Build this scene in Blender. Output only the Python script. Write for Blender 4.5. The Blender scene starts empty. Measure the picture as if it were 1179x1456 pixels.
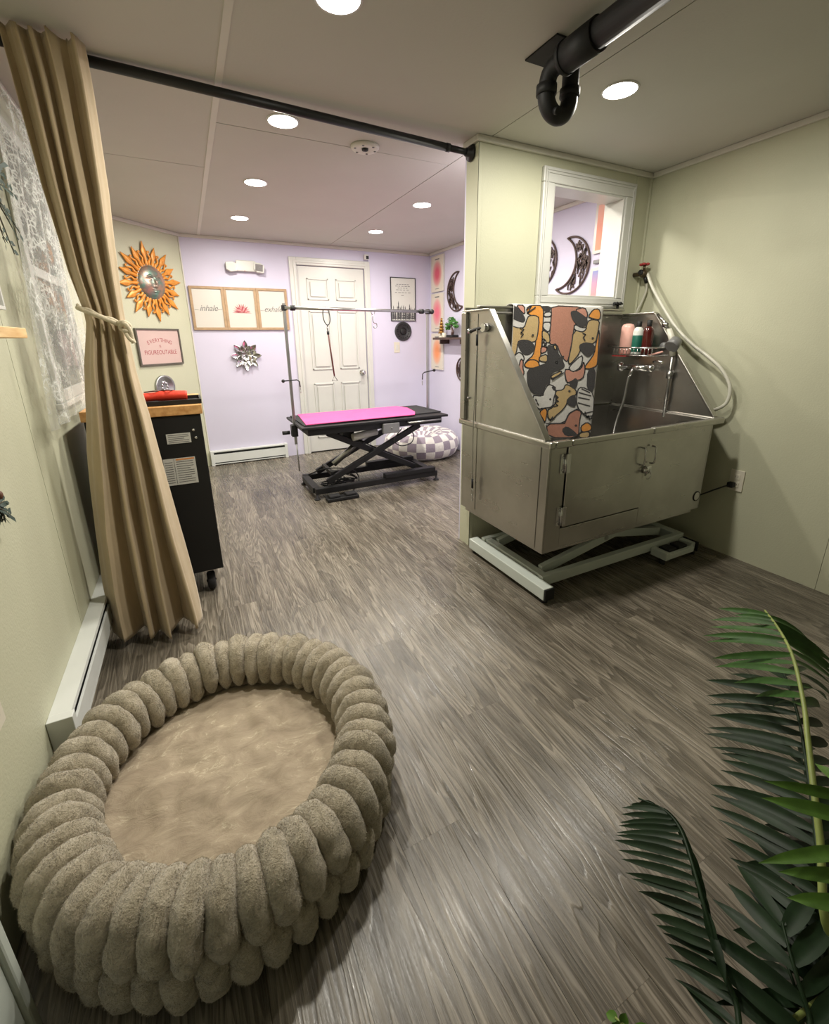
import bpy, math, random
from math import sin, cos, pi, sqrt, radians, atan2, hypot
from mathutils import Vector, Matrix, noise
random.seed(7)
scene = bpy.context.scene
COL = scene.collection

# ------------------------------------------------------------------ camera
IW, IH = 1179.0, 1456.0
FPX, PITCH, YAW, ROLL, CX, CY = 625.87, 0.289756, 0.462291, -0.0120539, 589.5, 669.0
HC = 1.27
_fw = Vector((sin(YAW)*cos(PITCH), cos(YAW)*cos(PITCH), -sin(PITCH)))
_rt = Vector((cos(YAW), -sin(YAW), 0)); _up = _rt.cross(_fw)
_r2 = _rt*cos(ROLL) + _up*sin(ROLL); _u2 = -_rt*sin(ROLL) + _up*cos(ROLL)
cam_d = bpy.data.cameras.new('camera')
cam = bpy.data.objects.new('camera', cam_d); COL.objects.link(cam)
cam_d.sensor_fit = 'HORIZONTAL'; cam_d.sensor_width = 36.0
cam_d.lens = 36.0*FPX/IW
cam_d.shift_x = (CX-IW/2)/IW*-1; cam_d.shift_y = (CY-IH/2)/IW
cam_d.clip_start = 0.02
cam.matrix_world = Matrix(((_r2.x, _u2.x, -_fw.x, 0), (_r2.y, _u2.y, -_fw.y, 0), (_r2.z, _u2.z, -_fw.z, HC), (0, 0, 0, 1)))
scene.camera = cam
CAM = Vector((0, 0, HC))
def ray(u, v): return _r2*((u-CX)/FPX) + _u2*(-(v-CY)/FPX) + _fw
def onz(u, v, z): d = ray(u, v); return CAM + d*((z-HC)/d.z)
def ony(u, v, y): d = ray(u, v); return CAM + d*(y/d.y)
def onx(u, v, x): d = ray(u, v); return CAM + d*(x/d.x)

# ------------------------------------------------------------------ world, exposure
world = bpy.data.worlds.new('world'); scene.world = world; world.use_nodes = True
world.node_tree.nodes['Background'].inputs[0].default_value = (1, .95, .88, 1)
world.node_tree.nodes['Background'].inputs[1].default_value = 0.0
vs = scene.view_settings
vs.view_transform = 'Standard'; vs.look = 'None'; vs.gamma = 1.0; vs.use_curve_mapping = False
vs.exposure = 0.2

# room size in metres
XL, XR, YP, YPB, YF, YB, ZC = -0.51, 2.75, 2.145, 2.265, 5.04, -1.3, 2.237
XP = 1.45                                    # free end of the partition
LIGHTS = [(.545, 1.56), (.545, 2.405), (.545, 3.31), (.545, 4.24), (1.74, 3.31), (1.74, 4.24), (1.735, 1.555), (1.74, 2.5)]

# ------------------------------------------------------------------ materials
def s2l(c):
    return tuple((x/12.92 if x <= .04045 else ((x+.055)/1.055)**2.4) for x in c)
def rgb(r, g, b): return s2l((r/255, g/255, b/255))
MATS = {}
class NT:
    def __init__(s, m): s.t = m.node_tree; s.n = s.t.nodes; s.l = s.t.links; s.b = s.n['Principled BSDF']
    def add(s, kind, **kw):
        n = s.n.new(kind)
        for k, v in kw.items():
            if k in n.inputs and not hasattr(n, k): n.inputs[k].default_value = v
            else: setattr(n, k, v)
        return n
    def link(s, a, b): s.l.new(a, b)
    def coords(s, scale=(1, 1, 1), which='Object', rnd=False):
        tc = s.add('ShaderNodeTexCoord'); mp = s.add('ShaderNodeMapping'); mp.inputs['Scale'].default_value = scale
        if rnd:
            oi = s.add('ShaderNodeObjectInfo'); m = s.add('ShaderNodeMath', operation='MULTIPLY'); m.inputs[1].default_value = 37.0
            s.link(oi.outputs['Random'], m.inputs[0]); va = s.add('ShaderNodeVectorMath', operation='ADD')
            s.link(tc.outputs[which], va.inputs[0]); s.link(m.outputs[0], va.inputs[1]); s.link(va.outputs[0], mp.inputs[0])
        else: s.link(tc.outputs[which], mp.inputs[0])
        return mp.outputs[0]
    def noise(s, vec, scale, detail=4, rough=.55, dist=0):
        n = s.add('ShaderNodeTexNoise'); s.link(vec, n.inputs['Vector'])
        n.inputs['Scale'].default_value = scale; n.inputs['Detail'].default_value = detail; n.inputs['Roughness'].default_value = rough; n.inputs['Distortion'].default_value = dist
        return n
    def ramp(s, fac, stops):
        r = s.add('ShaderNodeValToRGB'); s.link(fac, r.inputs[0]); e = r.color_ramp.elements
        while len(e) < len(stops): e.new(.5)
        for i, (p, c) in enumerate(stops): e[i].position = p; e[i].color = (*c, 1) if len(c) == 3 else c
        return r
    def bump(s, h, strength, dist=.01):
        b = s.add('ShaderNodeBump'); b.inputs['Strength'].default_value = strength; b.inputs['Distance'].default_value = dist
        s.link(h, b.inputs['Height']); s.link(b.outputs[0], s.b.inputs['Normal']); return b
def newmat(name, col, rough=.5, metal=0.0, **kw):
    m = bpy.data.materials.new(name); m.use_nodes = True; t = NT(m)
    t.b.inputs['Base Color'].default_value = (*col, 1); t.b.inputs['Roughness'].default_value = rough; t.b.inputs['Metallic'].default_value = metal
    for k, v in kw.items(): t.b.inputs[k].default_value = v
    MATS[name] = m; return m, t
def plain(name, col, rough=.5, metal=0.0, var=.12, scale=8, bump=0, bscale=60, **kw):
    """flat colour broken by a soft noise of the same hue"""
    m, t = newmat(name, col, rough, metal, **kw)
    v = t.coords(); n = t.noise(v, scale)
    t.link(t.ramp(n.outputs[0], [(.3, tuple(c*(1-var) for c in col)), (.7, tuple(min(1, c*(1+var)) for c in col))]).outputs[0], t.b.inputs['Base Color'])
    if bump: t.bump(t.noise(v, bscale, 3).outputs[0], bump, .004)
    return m
plain('sage', rgb(190, 190, 166), .55, var=.03, scale=2, bump=.25, bscale=120)
plain('lilac', rgb(204, 200, 220), .6, var=.02, scale=2, bump=.15, bscale=120)
plain('ceiling_paint', rgb(190, 188, 180), .7, var=.03, scale=2, bump=.12, bscale=90)
plain('white_trim', rgb(206, 206, 201), .35, var=.02)
plain('ceiling_trim', rgb(205, 202, 192), .5, var=.02)
plain('seam_dark', rgb(70, 68, 60), .9)
plain('heater_white', rgb(212, 215, 212), .3, var=.02)
plain('slot_dark', rgb(28, 28, 28), .8)
plain('black_metal', rgb(16, 16, 17), .5, var=.2, bump=.05)
plain('black_powder', rgb(13, 13, 14), .6, var=.2, bump=.1, bscale=300)
plain('black_rubber', rgb(33, 33, 35), .75, var=.2, bump=.3, bscale=200)
plain('black_plastic', rgb(17, 17, 18), .62, var=.2)
plain('cream_plastic', rgb(212, 206, 190), .35, var=.02)
plain('white_plastic', rgb(206, 205, 200), .35, var=.02)
plain('grey_plastic', rgb(120, 120, 120), .4)
plain('pink_mat', rgb(222, 84, 146), .6, var=.05, bump=.15, bscale=250)
plain('dark_wood', rgb(74, 55, 48), .5, var=.25, scale=20)
plain('frame_oak', rgb(168, 140, 108), .5, var=.12, scale=25)
plain('frame_dark', rgb(90, 84, 76), .5, var=.15, scale=25)
plain('frame_black', rgb(42, 42, 44), .45)
plain('paper', rgb(206, 202, 194), .25, var=.01)
plain('paper_white', rgb(206, 206, 200), .6, var=.02)
plain('paper_blush', rgb(198, 172, 166), .5, var=.02)
plain('print_red', rgb(158, 70, 78), .6)
plain('print_dark', rgb(70, 70, 72), .6)
plain('print_grey', rgb(110, 110, 110), .6)
plain('print_orange', rgb(224, 150, 90), .6)
plain('lotus_pink', rgb(214, 140, 140), .6, var=.2, scale=60)
plain('red_fabric', rgb(226, 62, 36), .55, var=.12, bump=.2)
plain('sun_orange', rgb(216, 142, 56), .4, .15, var=.25, scale=30, bump=.1)
plain('leather_brown', rgb(90, 45, 38), .5)
plain('chrome', (.62, .62, .62), .18, 1.0, var=.05)
plain('satin_metal', (.42, .42, .41), .35, 1.0, var=.1)
plain('pot_grey', rgb(96, 92, 86), .6)
plain('soil', rgb(50, 40, 32), .9, bump=.6)
plain('bonsai_green', rgb(66, 122, 50), .55, var=.35, scale=60)
plain('gold', rgb(170, 125, 62), .35, .7, var=.2)
plain('white_enamel', rgb(196, 203, 196), .35, var=.03)
plain('brass_dark', rgb(96, 84, 66), .4, .8)
plain('red_handle', rgb(165, 52, 52), .45)
plain('hose_white', rgb(205, 203, 190), .35, var=.04)
plain('bottle_pink', rgb(222, 172, 160), .35)
plain('bottle_white', rgb(214, 218, 212), .35)
plain('label_green', rgb(22, 92, 76), .45)
plain('bottle_red', rgb(70, 18, 16), .15, **{'Coat Weight': .5})
plain('eucalyptus', rgb(48, 66, 58), .6, var=.35, scale=40)
plain('twig', rgb(66, 62, 48), .8)
plain('berry_brown', rgb(96, 60, 40), .6)
plain('rope', rgb(204, 192, 166), .85, var=.15, scale=80, bump=.6, bscale=180)

def mk_sun_face():
    m, t = newmat('verdigris', rgb(140, 132, 118), .35, .6)
    n = t.noise(t.coords(), 16, 5)
    t.link(t.ramp(n.outputs[0], [(.35, rgb(110, 140, 128)), (.5, rgb(140, 128, 118)), (.66, rgb(180, 140, 120))]).outputs[0], t.b.inputs['Base Color'])
mk_sun_face()
def mk_steel():
    m, t = newmat('stainless', (.50, .485, .45), .33, 1.0)
    v = t.coords((1.2, 1.2, 6)); n = t.noise(v, 2, 3)
    r = t.ramp(n.outputs[0], [(.3, (.26, .26, .26)), (.7, (.33, .33, .33))]); t.link(r.outputs[0], t.b.inputs['Roughness'])
    v2 = t.coords((1, 1, 1)); n2 = t.noise(v2, 2.2, 5, .6)
    t.link(t.ramp(n2.outputs[0], [(.3, (.37, .36, .335)), (.7, (.53, .52, .49))]).outputs[0], t.b.inputs['Base Color'])
mk_steel()
def mk_plank():
    m, t = newmat('vinyl_plank', rgb(112, 101, 90), .42)
    v = t.coords((1, 1, 1), rnd=True)
    # cathedral rings: distance to a long stretched axis, distorted
    mp = t.add('ShaderNodeMapping'); t.link(v, mp.inputs[0]); mp.inputs['Scale'].default_value = (7.0, .75, 1)
    big = t.noise(mp.outputs[0], 1.15, 2.5, .5, .25)
    mul = t.add('ShaderNodeMath', operation='MULTIPLY'); t.link(big.outputs[0], mul.inputs[0]); mul.inputs[1].default_value = 20.0
    fr = t.add('ShaderNodeMath', operation='FRACT'); t.link(mul.outputs[0], fr.inputs[0])
    rings = t.ramp(fr.outputs[0], [(0, (.20,)*3), (.12, (.85,)*3), (.55, (.55,)*3), (1.0, (.25,)*3)])
    mp2 = t.add('ShaderNodeMapping'); t.link(v, mp2.inputs[0]); mp2.inputs['Scale'].default_value = (95, 3.2, 1)
    fine = t.noise(mp2.outputs[0], 1.6, 6, .7)
    mp3 = t.add('ShaderNodeMapping'); t.link(v, mp3.inputs[0]); mp3.inputs['Scale'].default_value = (9, 1.1, 1)
    broad = t.noise(mp3.outputs[0], 1.3, 4, .6)
    mx = t.add('ShaderNodeMix', data_type='FLOAT'); mx.inputs[0].default_value = .58; t.link(rings.outputs[0], mx.inputs[2]); t.link(fine.outputs[0], mx.inputs[3])
    mx2 = t.add('ShaderNodeMix', data_type='FLOAT'); mx2.inputs[0].default_value = .42; t.link(mx.outputs[0], mx2.inputs[2]); t.link(broad.outputs[0], mx2.inputs[3])
    col = t.ramp(mx2.outputs[0], [(.30, rgb(52, 48, 42)), (.5, rgb(98, 91, 80)), (.70, rgb(152, 143, 129))])
    oi = t.add('ShaderNodeObjectInfo'); hv = t.add('ShaderNodeHueSaturation'); t.link(col.outputs[0], hv.inputs['Color'])
    rr = t.add('ShaderNodeMapRange'); t.link(oi.outputs['Random'], rr.inputs[0]); rr.inputs[3].default_value = .86; rr.inputs[4].default_value = 1.08
    t.link(rr.outputs[0], hv.inputs['Value']); t.link(hv.outputs[0], t.b.inputs['Base Color'])
    rg = t.ramp(fine.outputs[0], [(.3, (.13,)*3), (.7, (.44,)*3)]); t.link(rg.outputs[0], t.b.inputs['Roughness'])
    t.bump(mx.outputs[0], .38, .004)
mk_plank()
def mk_cloth(name, col, var=.1, wscale=700, sheen=.3, rough=.85, bump=.25, trans=0):
    m, t = newmat(name, col, rough); t.b.inputs['Sheen Weight'].default_value = sheen
    v = t.coords((1, 1, .35)); n = t.noise(v, 30, 5)
    t.link(t.ramp(n.outputs[0], [(.3, tuple(c*(1-var) for c in col)), (.7, tuple(min(1, c*(1+var)) for c in col))]).outputs[0], t.b.inputs['Base Color'])
    w = t.noise(t.coords((1, 1, 1)), wscale, 2); t.bump(w.outputs[0], bump, .003)
mk_cloth('curtain_linen', rgb(182, 163, 132), .07)
def mk_fur():
    m, t = newmat('plush', rgb(178, 160, 132), .95); t.b.inputs['Sheen Weight'].default_value = .6; t.b.inputs['Sheen Roughness'].default_value = .4
    v = t.coords((1, 1, 1), rnd=True)
    clump = t.noise(v, 34, 4, .65, .8); fine = t.noise(v, 260, 4, .7)
    mx = t.add('ShaderNodeMix', data_type='FLOAT'); mx.inputs[0].default_value = .45; t.link(clump.outputs[0], mx.inputs[2]); t.link(fine.outputs[0], mx.inputs[3])
    t.link(t.ramp(mx.outputs[0], [(.34, rgb(138, 126, 105)), (.5, rgb(192, 179, 154)), (.66, rgb(224, 212, 190))]).outputs[0], t.b.inputs['Base Color'])
    t.bump(mx.outputs[0], 1.0, .016)
mk_fur()
def mk_velvet():
    m, t = newmat('velvet', rgb(176, 156, 130), .8); t.b.inputs['Sheen Weight'].default_value = .5; t.b.inputs['Sheen Roughness'].default_value = .3
    v = t.coords((1, 1.7, 1)); n = t.noise(v, 11, 6, .65, .5); n2 = t.noise(v, 17, 3, .55, .9)
    rd = t.add('ShaderNodeMath', operation='SUBTRACT'); t.link(n2.outputs[0], rd.inputs[0]); rd.inputs[1].default_value = .5
    ab = t.add('ShaderNodeMath', operation='ABSOLUTE'); t.link(rd.outputs[0], ab.inputs[0])
    ridge = t.ramp(ab.outputs[0], [(0, (1, 1, 1)), (.022, (0, 0, 0))])
    mx = t.add('ShaderNodeMix', data_type='RGBA'); t.link(t.ramp(n.outputs[0], [(.35, rgb(146, 131, 111)), (.65, rgb(172, 157, 135))]).outputs[0], mx.inputs[6])
    mx.inputs[7].default_value = (*rgb(204, 192, 168), 1); ml = t.add('ShaderNodeMath', operation='MULTIPLY'); t.link(ridge.outputs[0], ml.inputs[0])
    sel = t.ramp(n.outputs[0], [(.5, (0, 0, 0)), (.62, (.8, .8, .8))]); t.link(sel.outputs[0], ml.inputs[1]); t.link(ml.outputs[0], mx.inputs[0])
    t.link(mx.outputs[2], t.b.inputs['Base Color']); t.bump(n.outputs[0], .35, .02)
mk_velvet()
def mk_lace():
    m, t = newmat('lace', rgb(198, 200, 194), .8)
    tc = t.coords((1, 1, .8)); n = t.noise(tc, 10, 5, .6, 1.2); n3 = t.noise(tc, 26, 3, .6, 2.5)
    vo = t.add('ShaderNodeTexVoronoi', feature='DISTANCE_TO_EDGE'); t.link(tc, vo.inputs['Vector']); vo.inputs['Scale'].default_value = 48
    edge = t.ramp(vo.outputs['Distance'], [(.02, (1, 1, 1)), (.16, (0, 0, 0))])
    vein = t.ramp(n3.outputs[0], [(.46, (0, 0, 0)), (.5, (1, 1, 1)), (.54, (0, 0, 0))])
    mxx = t.add('ShaderNodeMath', operation='MAXIMUM'); t.link(edge.outputs[0], mxx.inputs[0]); t.link(vein.outputs[0], mxx.inputs[1])
    patch = t.ramp(n.outputs[0], [(.46, (0, 0, 0)), (.56, (1, 1, 1))])
    ml = t.add('ShaderNodeMath', operation='MULTIPLY'); t.link(mxx.outputs[0], ml.inputs[0]); t.link(patch.outputs[0], ml.inputs[1])
    mr = t.add('ShaderNodeMapRange'); t.link(ml.outputs[0], mr.inputs[0]); mr.inputs[3].default_value = .30; mr.inputs[4].default_value = .92
    t.link(mr.outputs[0], t.b.inputs['Alpha'])
mk_lace()
def mk_check():
    m, t = newmat('checkered_plush', rgb(226, 222, 216), .95); t.b.inputs['Sheen Weight'].default_value = .4
    tc = t.add('ShaderNodeTexCoord'); ck = t.add('ShaderNodeTexChecker'); t.link(tc.outputs['UV'], ck.inputs[0]); ck.inputs['Scale'].default_value = 1.0
    ck.inputs[1].default_value = (*rgb(232, 228, 222), 1); ck.inputs[2].default_value = (*rgb(156, 144, 156), 1)
    t.link(ck.outputs[0], t.b.inputs['Base Color']); t.bump(t.noise(t.coords(), 60, 4).outputs[0], .5, .01)
mk_check()
def mk_butcher():
    m, t = newmat('butcher_block', rgb(214, 164, 104), .4)
    v = t.coords((30, 4, 30)); n = t.noise(v, 1.5, 4)
    t.link(t.ramp(n.outputs[0], [(.3, rgb(192, 138, 80)), (.7, rgb(226, 178, 118))]).outputs[0], t.b.inputs['Base Color'])
    m, t = newmat('pine', rgb(226, 190, 134), .5)
    v = t.coords((20, 4, 40)); n = t.noise(v, 2, 4)
    t.link(t.ramp(n.outputs[0], [(.3, rgb(206, 164, 106)), (.7, rgb(232, 200, 146))]).outputs[0], t.b.inputs['Base Color'])
mk_butcher()
def mk_aura(name, c):
    m, t = newmat(name, rgb(240, 230, 215), .5)
    tc = t.add('ShaderNodeTexCoord'); g = t.add('ShaderNodeTexGradient', gradient_type='SPHERICAL')
    mp = t.add('ShaderNodeMapping'); mp.inputs['Location'].default_value = (-1, -1.05, 0); mp.inputs['Scale'].default_value = (2, 2.1, 1)
    mp.inputs['Location'].default_value = (-1.0, -1.05, 0)
    t.link(tc.outputs['UV'], mp.inputs[0]); t.link(mp.outputs[0], g.inputs[0])
    t.link(t.ramp(g.outputs[1], [(.16, rgb(212, 204, 190)), (.38, tuple(.55*a+.45*b for a, b in zip(c, rgb(214, 196, 180)))), (.75, c)]).outputs[0], t.b.inputs['Base Color'])
mk_aura('aura_rose', rgb(206, 84, 104)); mk_aura('aura_pink', rgb(226, 116, 136)); mk_aura('aura_orange', rgb(238, 150, 96))
def mk_sunset():
    m, t = newmat('sunset_print', rgb(228, 160, 140), .5)
    tc = t.add('ShaderNodeTexCoord'); sp = t.add('ShaderNodeSeparateXYZ'); t.link(tc.outputs['UV'], sp.inputs[0])
    t.link(t.ramp(sp.outputs[1], [(0, rgb(232, 150, 118)), (.55, rgb(226, 150, 130)), (1, rgb(232, 178, 160))]).outputs[0], t.b.inputs['Base Color'])
    m, t = newmat('dusk_print', rgb(150, 150, 190), .5)
    tc = t.add('ShaderNodeTexCoord'); sp = t.add('ShaderNodeSeparateXYZ'); t.link(tc.outputs['UV'], sp.inputs[0])
    t.link(t.ramp(sp.outputs[1], [(0, rgb(240, 150, 140)), (.45, rgb(226, 150, 150)), (1, rgb(130, 140, 190))]).outputs[0], t.b.inputs['Base Color'])
mk_sunset()
def mk_leaf(name, top, under):
    m, t = newmat(name, top, .5)
    ge = t.add('ShaderNodeNewGeometry'); mx = t.add('ShaderNodeMix', data_type='RGBA'); t.link(ge.outputs['Backfacing'], mx.inputs[0])
    t.b.inputs['Specular IOR Level'].default_value = .22
    n = t.noise(t.coords((6, 6, 6)), 6, 4)
    r = t.ramp(n.outputs[0], [(.3, tuple(c*.7 for c in top)), (.7, tuple(c*1.25 for c in top))]); t.link(r.outputs[0], mx.inputs[6])
    mx.inputs[7].default_value = (*under, 1); t.link(mx.outputs[2], t.b.inputs['Base Color'])
mk_leaf('palm_shaded', rgb(24, 42, 22), rgb(34, 56, 34)); mk_leaf('palm_mid', rgb(52, 84, 36), rgb(96, 118, 98)); mk_leaf('palm_bright', rgb(74, 106, 40), rgb(86, 114, 54))  # darkest green has the shade lying on the palm put into its colour
plain('palm_stem', rgb(130, 142, 76), .5, var=.15, scale=30)
def emit(name, c, s):
    m, t = newmat(name, (.8, .8, .8), .4); t.b.inputs['Emission Color'].default_value = (*c, 1); t.b.inputs['Emission Strength'].default_value = s
emit('led_lens', (1, .95, .86), 14)
def mk_glass():
    m, t = newmat('window_glass', rgb(30, 34, 38), .05)
    t.b.inputs['Specular IOR Level'].default_value = .6
mk_glass()
TOWEL = dict(white=rgb(214, 212, 208), black=rgb(40, 37, 38), tan=rgb(198, 170, 118), orange=rgb(236, 156, 56), brown=rgb(186, 128, 106), pink=rgb(205, 145, 125))
for k, c in TOWEL.items():
    plain('terry_'+k, c, .95, var=.06, scale=60, bump=.8, bscale=260, **{'Sheen Weight': .3})

# ------------------------------------------------------------------ mesh builder
class MB:
    def __init__(s): s.v = []; s.f = []; s.mi = []; s.sm = []; s.cur = 0; s.uv = None
    def _a(s, vs_, fs, smooth=False):
        o = len(s.v); s.v += [Vector(p) for p in vs_]
        for f in fs: s.f.append([i+o for i in f]); s.mi.append(s.cur); s.sm.append(smooth)
        return s
    def box(s, x0, x1, y0, y1, z0, z1):
        x0, x1 = sorted((x0, x1)); y0, y1 = sorted((y0, y1)); z0, z1 = sorted((z0, z1))
        return s._a([(x, y, z) for z in (z0, z1) for y in (y0, y1) for x in (x0, x1)],
                    [(0, 2, 3, 1), (4, 5, 7, 6), (0, 1, 5, 4), (2, 6, 7, 3), (0, 4, 6, 2), (1, 3, 7, 5)])
    def bar(s, p0, p1, w, h, up=(0, 0, 1)):
        """rectangular bar from p0 to p1, w sideways, h along up"""
        p0, p1 = Vector(p0), Vector(p1); d = (p1-p0).normalized(); sd = d.cross(Vector(up)).normalized(); u = sd.cross(d)
        pts = [p+sd*a*w/2+u*b*h/2 for p in (p0, p1) for a, b in ((-1, -1), (1, -1), (1, 1), (-1, 1))]
        return s._a(pts, [(3, 2, 1, 0), (4, 5, 6, 7), (0, 1, 5, 4), (1, 2, 6, 5), (2, 3, 7, 6), (3, 0, 4, 7)])
    def tube(s, pts, r, n=12, closed=False, caps=True):
        pts = [Vector(p) for p in pts]; m = len(pts); rr = r if isinstance(r, (list, tuple)) else [r]*m
        t0 = (pts[1]-pts[0]).normalized(); a = Vector((0, 0, 1)) if abs(t0.z) < .9 else Vector((1, 0, 0)); nn = (a-t0*a.dot(t0)).normalized()
        vs_ = []
        for i, p in enumerate(pts):
            if closed: t = pts[(i+1) % m]-pts[i-1]
            else: t = pts[min(i+1, m-1)]-pts[max(i-1, 0)]
            t.normalize(); nn = (nn-t*nn.dot(t)).normalized(); b = t.cross(nn)
            vs_ += [p+(nn*cos(2*pi*k/n)+b*sin(2*pi*k/n))*rr[i] for k in range(n)]
        fs = []
        for i in range(m if closed else m-1):
            j = (i+1) % m
            for k in range(n): fs.append((i*n+k, i*n+(k+1) % n, j*n+(k+1) % n, j*n+k))
        s._a(vs_, fs, True)
        if caps and not closed: o = len(s.v)-m*n; s._f([o+k for k in range(n)][::-1]); s._f([o+(m-1)*n+k for k in range(n)])
        return s
    def _f(s, idx): s.f.append(list(idx)); s.mi.append(s.cur); s.sm.append(False)
    def cyl(s, p0, p1, r0, r1=None, n=20): return s.tube([p0, p1], [r0, r0 if r1 is None else r1], n)
    def lathe(s, prof, c=(0, 0, 0), axis='z', n=28, smooth=True):
        c = Vector(c); vs_ = []
        for r, h in prof:
            for k in range(n):
                a = 2*pi*k/n; x, y = r*cos(a), r*sin(a)
                vs_.append(c+Vector({'z': (x, y, h), 'y': (x, h, -y) if False else (y, h, x), 'x': (h, x, y)}[axis]))
        m = len(prof); fs = [(i*n+k, i*n+(k+1) % n, (i+1)*n+(k+1) % n, (i+1)*n+k) for i in range(m-1) for k in range(n)]
        s._a(vs_, fs, smooth); o = len(s.v)-m*n
        if prof[0][0] > 1e-5: s._f([o+k for k in range(n)][::-1])
        if prof[-1][0] > 1e-5: s._f([o+(m-1)*n+k for k in range(n)])
        return s
    def prism(s, poly, c0, c1):
        n = len(poly); s._a([(a, b, c0) for a, b in poly]+[(a, b, c1) for a, b in poly], [[n-1-i for i in range(n)], [n+i for i in range(n)]]+[(i, (i+1) % n, n+(i+1) % n, n+i) for i in range(n)])
        return s
    def grid(s, fn, nu, nv, smooth=True, cu=False, uvfn=None):
        vs_ = [fn(i/(nu if cu else nu-1), j/(nv-1)) for j in range(nv) for i in range(nu)]
        fs = [(j*nu+i, j*nu+(i+1) % nu, (j+1)*nu+(i+1) % nu, (j+1)*nu+i) for j in range(nv-1) for i in range(nu if cu else nu-1)]
        return s._a(vs_, fs, smooth)
    def ell(s, c, r, n=20, m=12):
        c = Vector(c); return s.grid(lambda u, v: c+Vector((r[0]*cos(2*pi*u)*sin(pi*(.001+.998*v)), r[1]*sin(2*pi*u)*sin(pi*(.001+.998*v)), -r[2]*cos(pi*(.001+.998*v)))), n, m, True, True)
    def mesh(s, name, mats, xf=None):
        me = bpy.data.meshes.new(name); vv = [xf @ p for p in s.v] if xf is not None else s.v
        me.from_pydata([tuple(p) for p in vv], [], s.f)
        for m in (mats if isinstance(mats, (list, tuple)) else [mats]): me.materials.append(MATS[m])
        me.polygons.foreach_set('material_index', s.mi); me.polygons.foreach_set('use_smooth', s.sm); me.update()
        return me
    def build(s, name, mats, parent=None, xf=None, bev=0, loc=None):
        o = bpy.data.objects.new(name, s.mesh(name, mats, xf)); COL.objects.link(o)
        if bev:
            b = o.modifiers.new('bevel', 'BEVEL'); b.width = bev; b.segments = 2; b.limit_method = 'ANGLE'; b.angle_limit = radians(50)
        if loc is not None: o.location = loc
        if parent: attach(o, parent)
        return o
ROOT = {}
def attach(o, parent):
    o.parent = parent
    l = ROOT.get(parent.name, Vector((0, 0, 0)))
    o.matrix_parent_inverse = Matrix.Translation(-l); ROOT[o.name] = Vector(o.location)
def tag(o, label=None, cat=None, group=None, kind=None):
    for k, v in (('label', label), ('category', cat), ('group', group), ('kind', kind)):
        if v: o[k] = v
    return o
def thing(name, label, cat, loc, group=None):
    e = bpy.data.objects.new(name, None); COL.objects.link(e); e.location = loc; e.empty_display_size = .05; ROOT[e.name] = Vector(loc)
    return tag(e, label, cat, group)
def struct(name, mb, mat, parent=None, **kw):
    o = mb.build(name, mat, parent, **kw)
    if not parent: o['kind'] = 'structure'
    return o
def cp(o, parent, loc=None, rot=None, scale=None):
    c = o.copy(); COL.objects.link(c)
    if loc is not None: c.location = loc
    if rot is not None: c.rotation_euler = rot
    if scale is not None: c.scale = scale
    attach(c, parent); return c
def frame(origin, right, up, out):
    o, r, u, c = Vector(origin), Vector(right).normalized(), Vector(up), Vector(out).normalized()
    return Matrix(((r.x, u.x, c.x, o.x), (r.y, u.y, c.y, o.y), (r.z, u.z, c.z, o.z), (0, 0, 0, 1)))
def FAR(x, z, off=0.001): return frame((x, YF-off, z), (1, 0, 0), (0, 0, 1), (0, -1, 0))
def RIGHT(y, z, off=0.001): return frame((XR-off, y, z), (0, -1, 0), (0, 0, 1), (-1, 0, 0))
def LEFT(y, z, off=0.001): return frame((XL+off, y, z), (0, 1, 0), (0, 0, 1), (1, 0, 0))
S2 = sqrt(.5)
def DIAG(a, z, off=0.001): return frame((.083+a*S2+off*S2, YF+a*S2-off*S2, z), (1, 1, 0), (0, 0, 1), (1, -1, 0))
def text_mb(body, size, shear=0, depth=.0008, spacing=1.0):
    cu = bpy.data.curves.new('lettering', 'FONT'); cu.body = body; cu.size = size; cu.shear = shear; cu.align_x = 'CENTER'; cu.align_y = 'CENTER'; cu.space_character = spacing; cu.resolution_u = 3
    o = bpy.data.objects.new('lettering', cu); COL.objects.link(o); dg = bpy.context.evaluated_depsgraph_get(); me = o.evaluated_get(dg).to_mesh()
    m = MB(); m._a([v.co.copy() for v in me.vertices], [list(p.vertices) for p in me.polygons])
    o.evaluated_get(dg).to_mesh_clear(); bpy.data.objects.remove(o); bpy.data.curves.remove(cu)
    return m
def lerp(a, b, t): return a+(b-a)*t
def table(pts, x):
    if x <= pts[0][0]: return pts[0][1]
    for (a, b), (c, d) in zip(pts, pts[1:]):
        if x <= c: return b+(d-b)*(x-a)/(c-a)
    return pts[-1][1]
def smooth_path(pts, n=8):
    """Catmull-Rom through the points"""
    P = [Vector(p) for p in pts]; P = [P[0]*2-P[1]]+P+[P[-1]*2-P[-2]]; out = []
    for i in range(1, len(P)-2):
        for k in range(n):
            t = k/n; a, b, c, d = P[i-1:i+3]
            out.append(.5*((2*b)+(c-a)*t+(2*a-5*b+4*c-d)*t*t+(3*b-a-3*c+d)*t**3))
    return out+[P[-2]]

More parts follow.
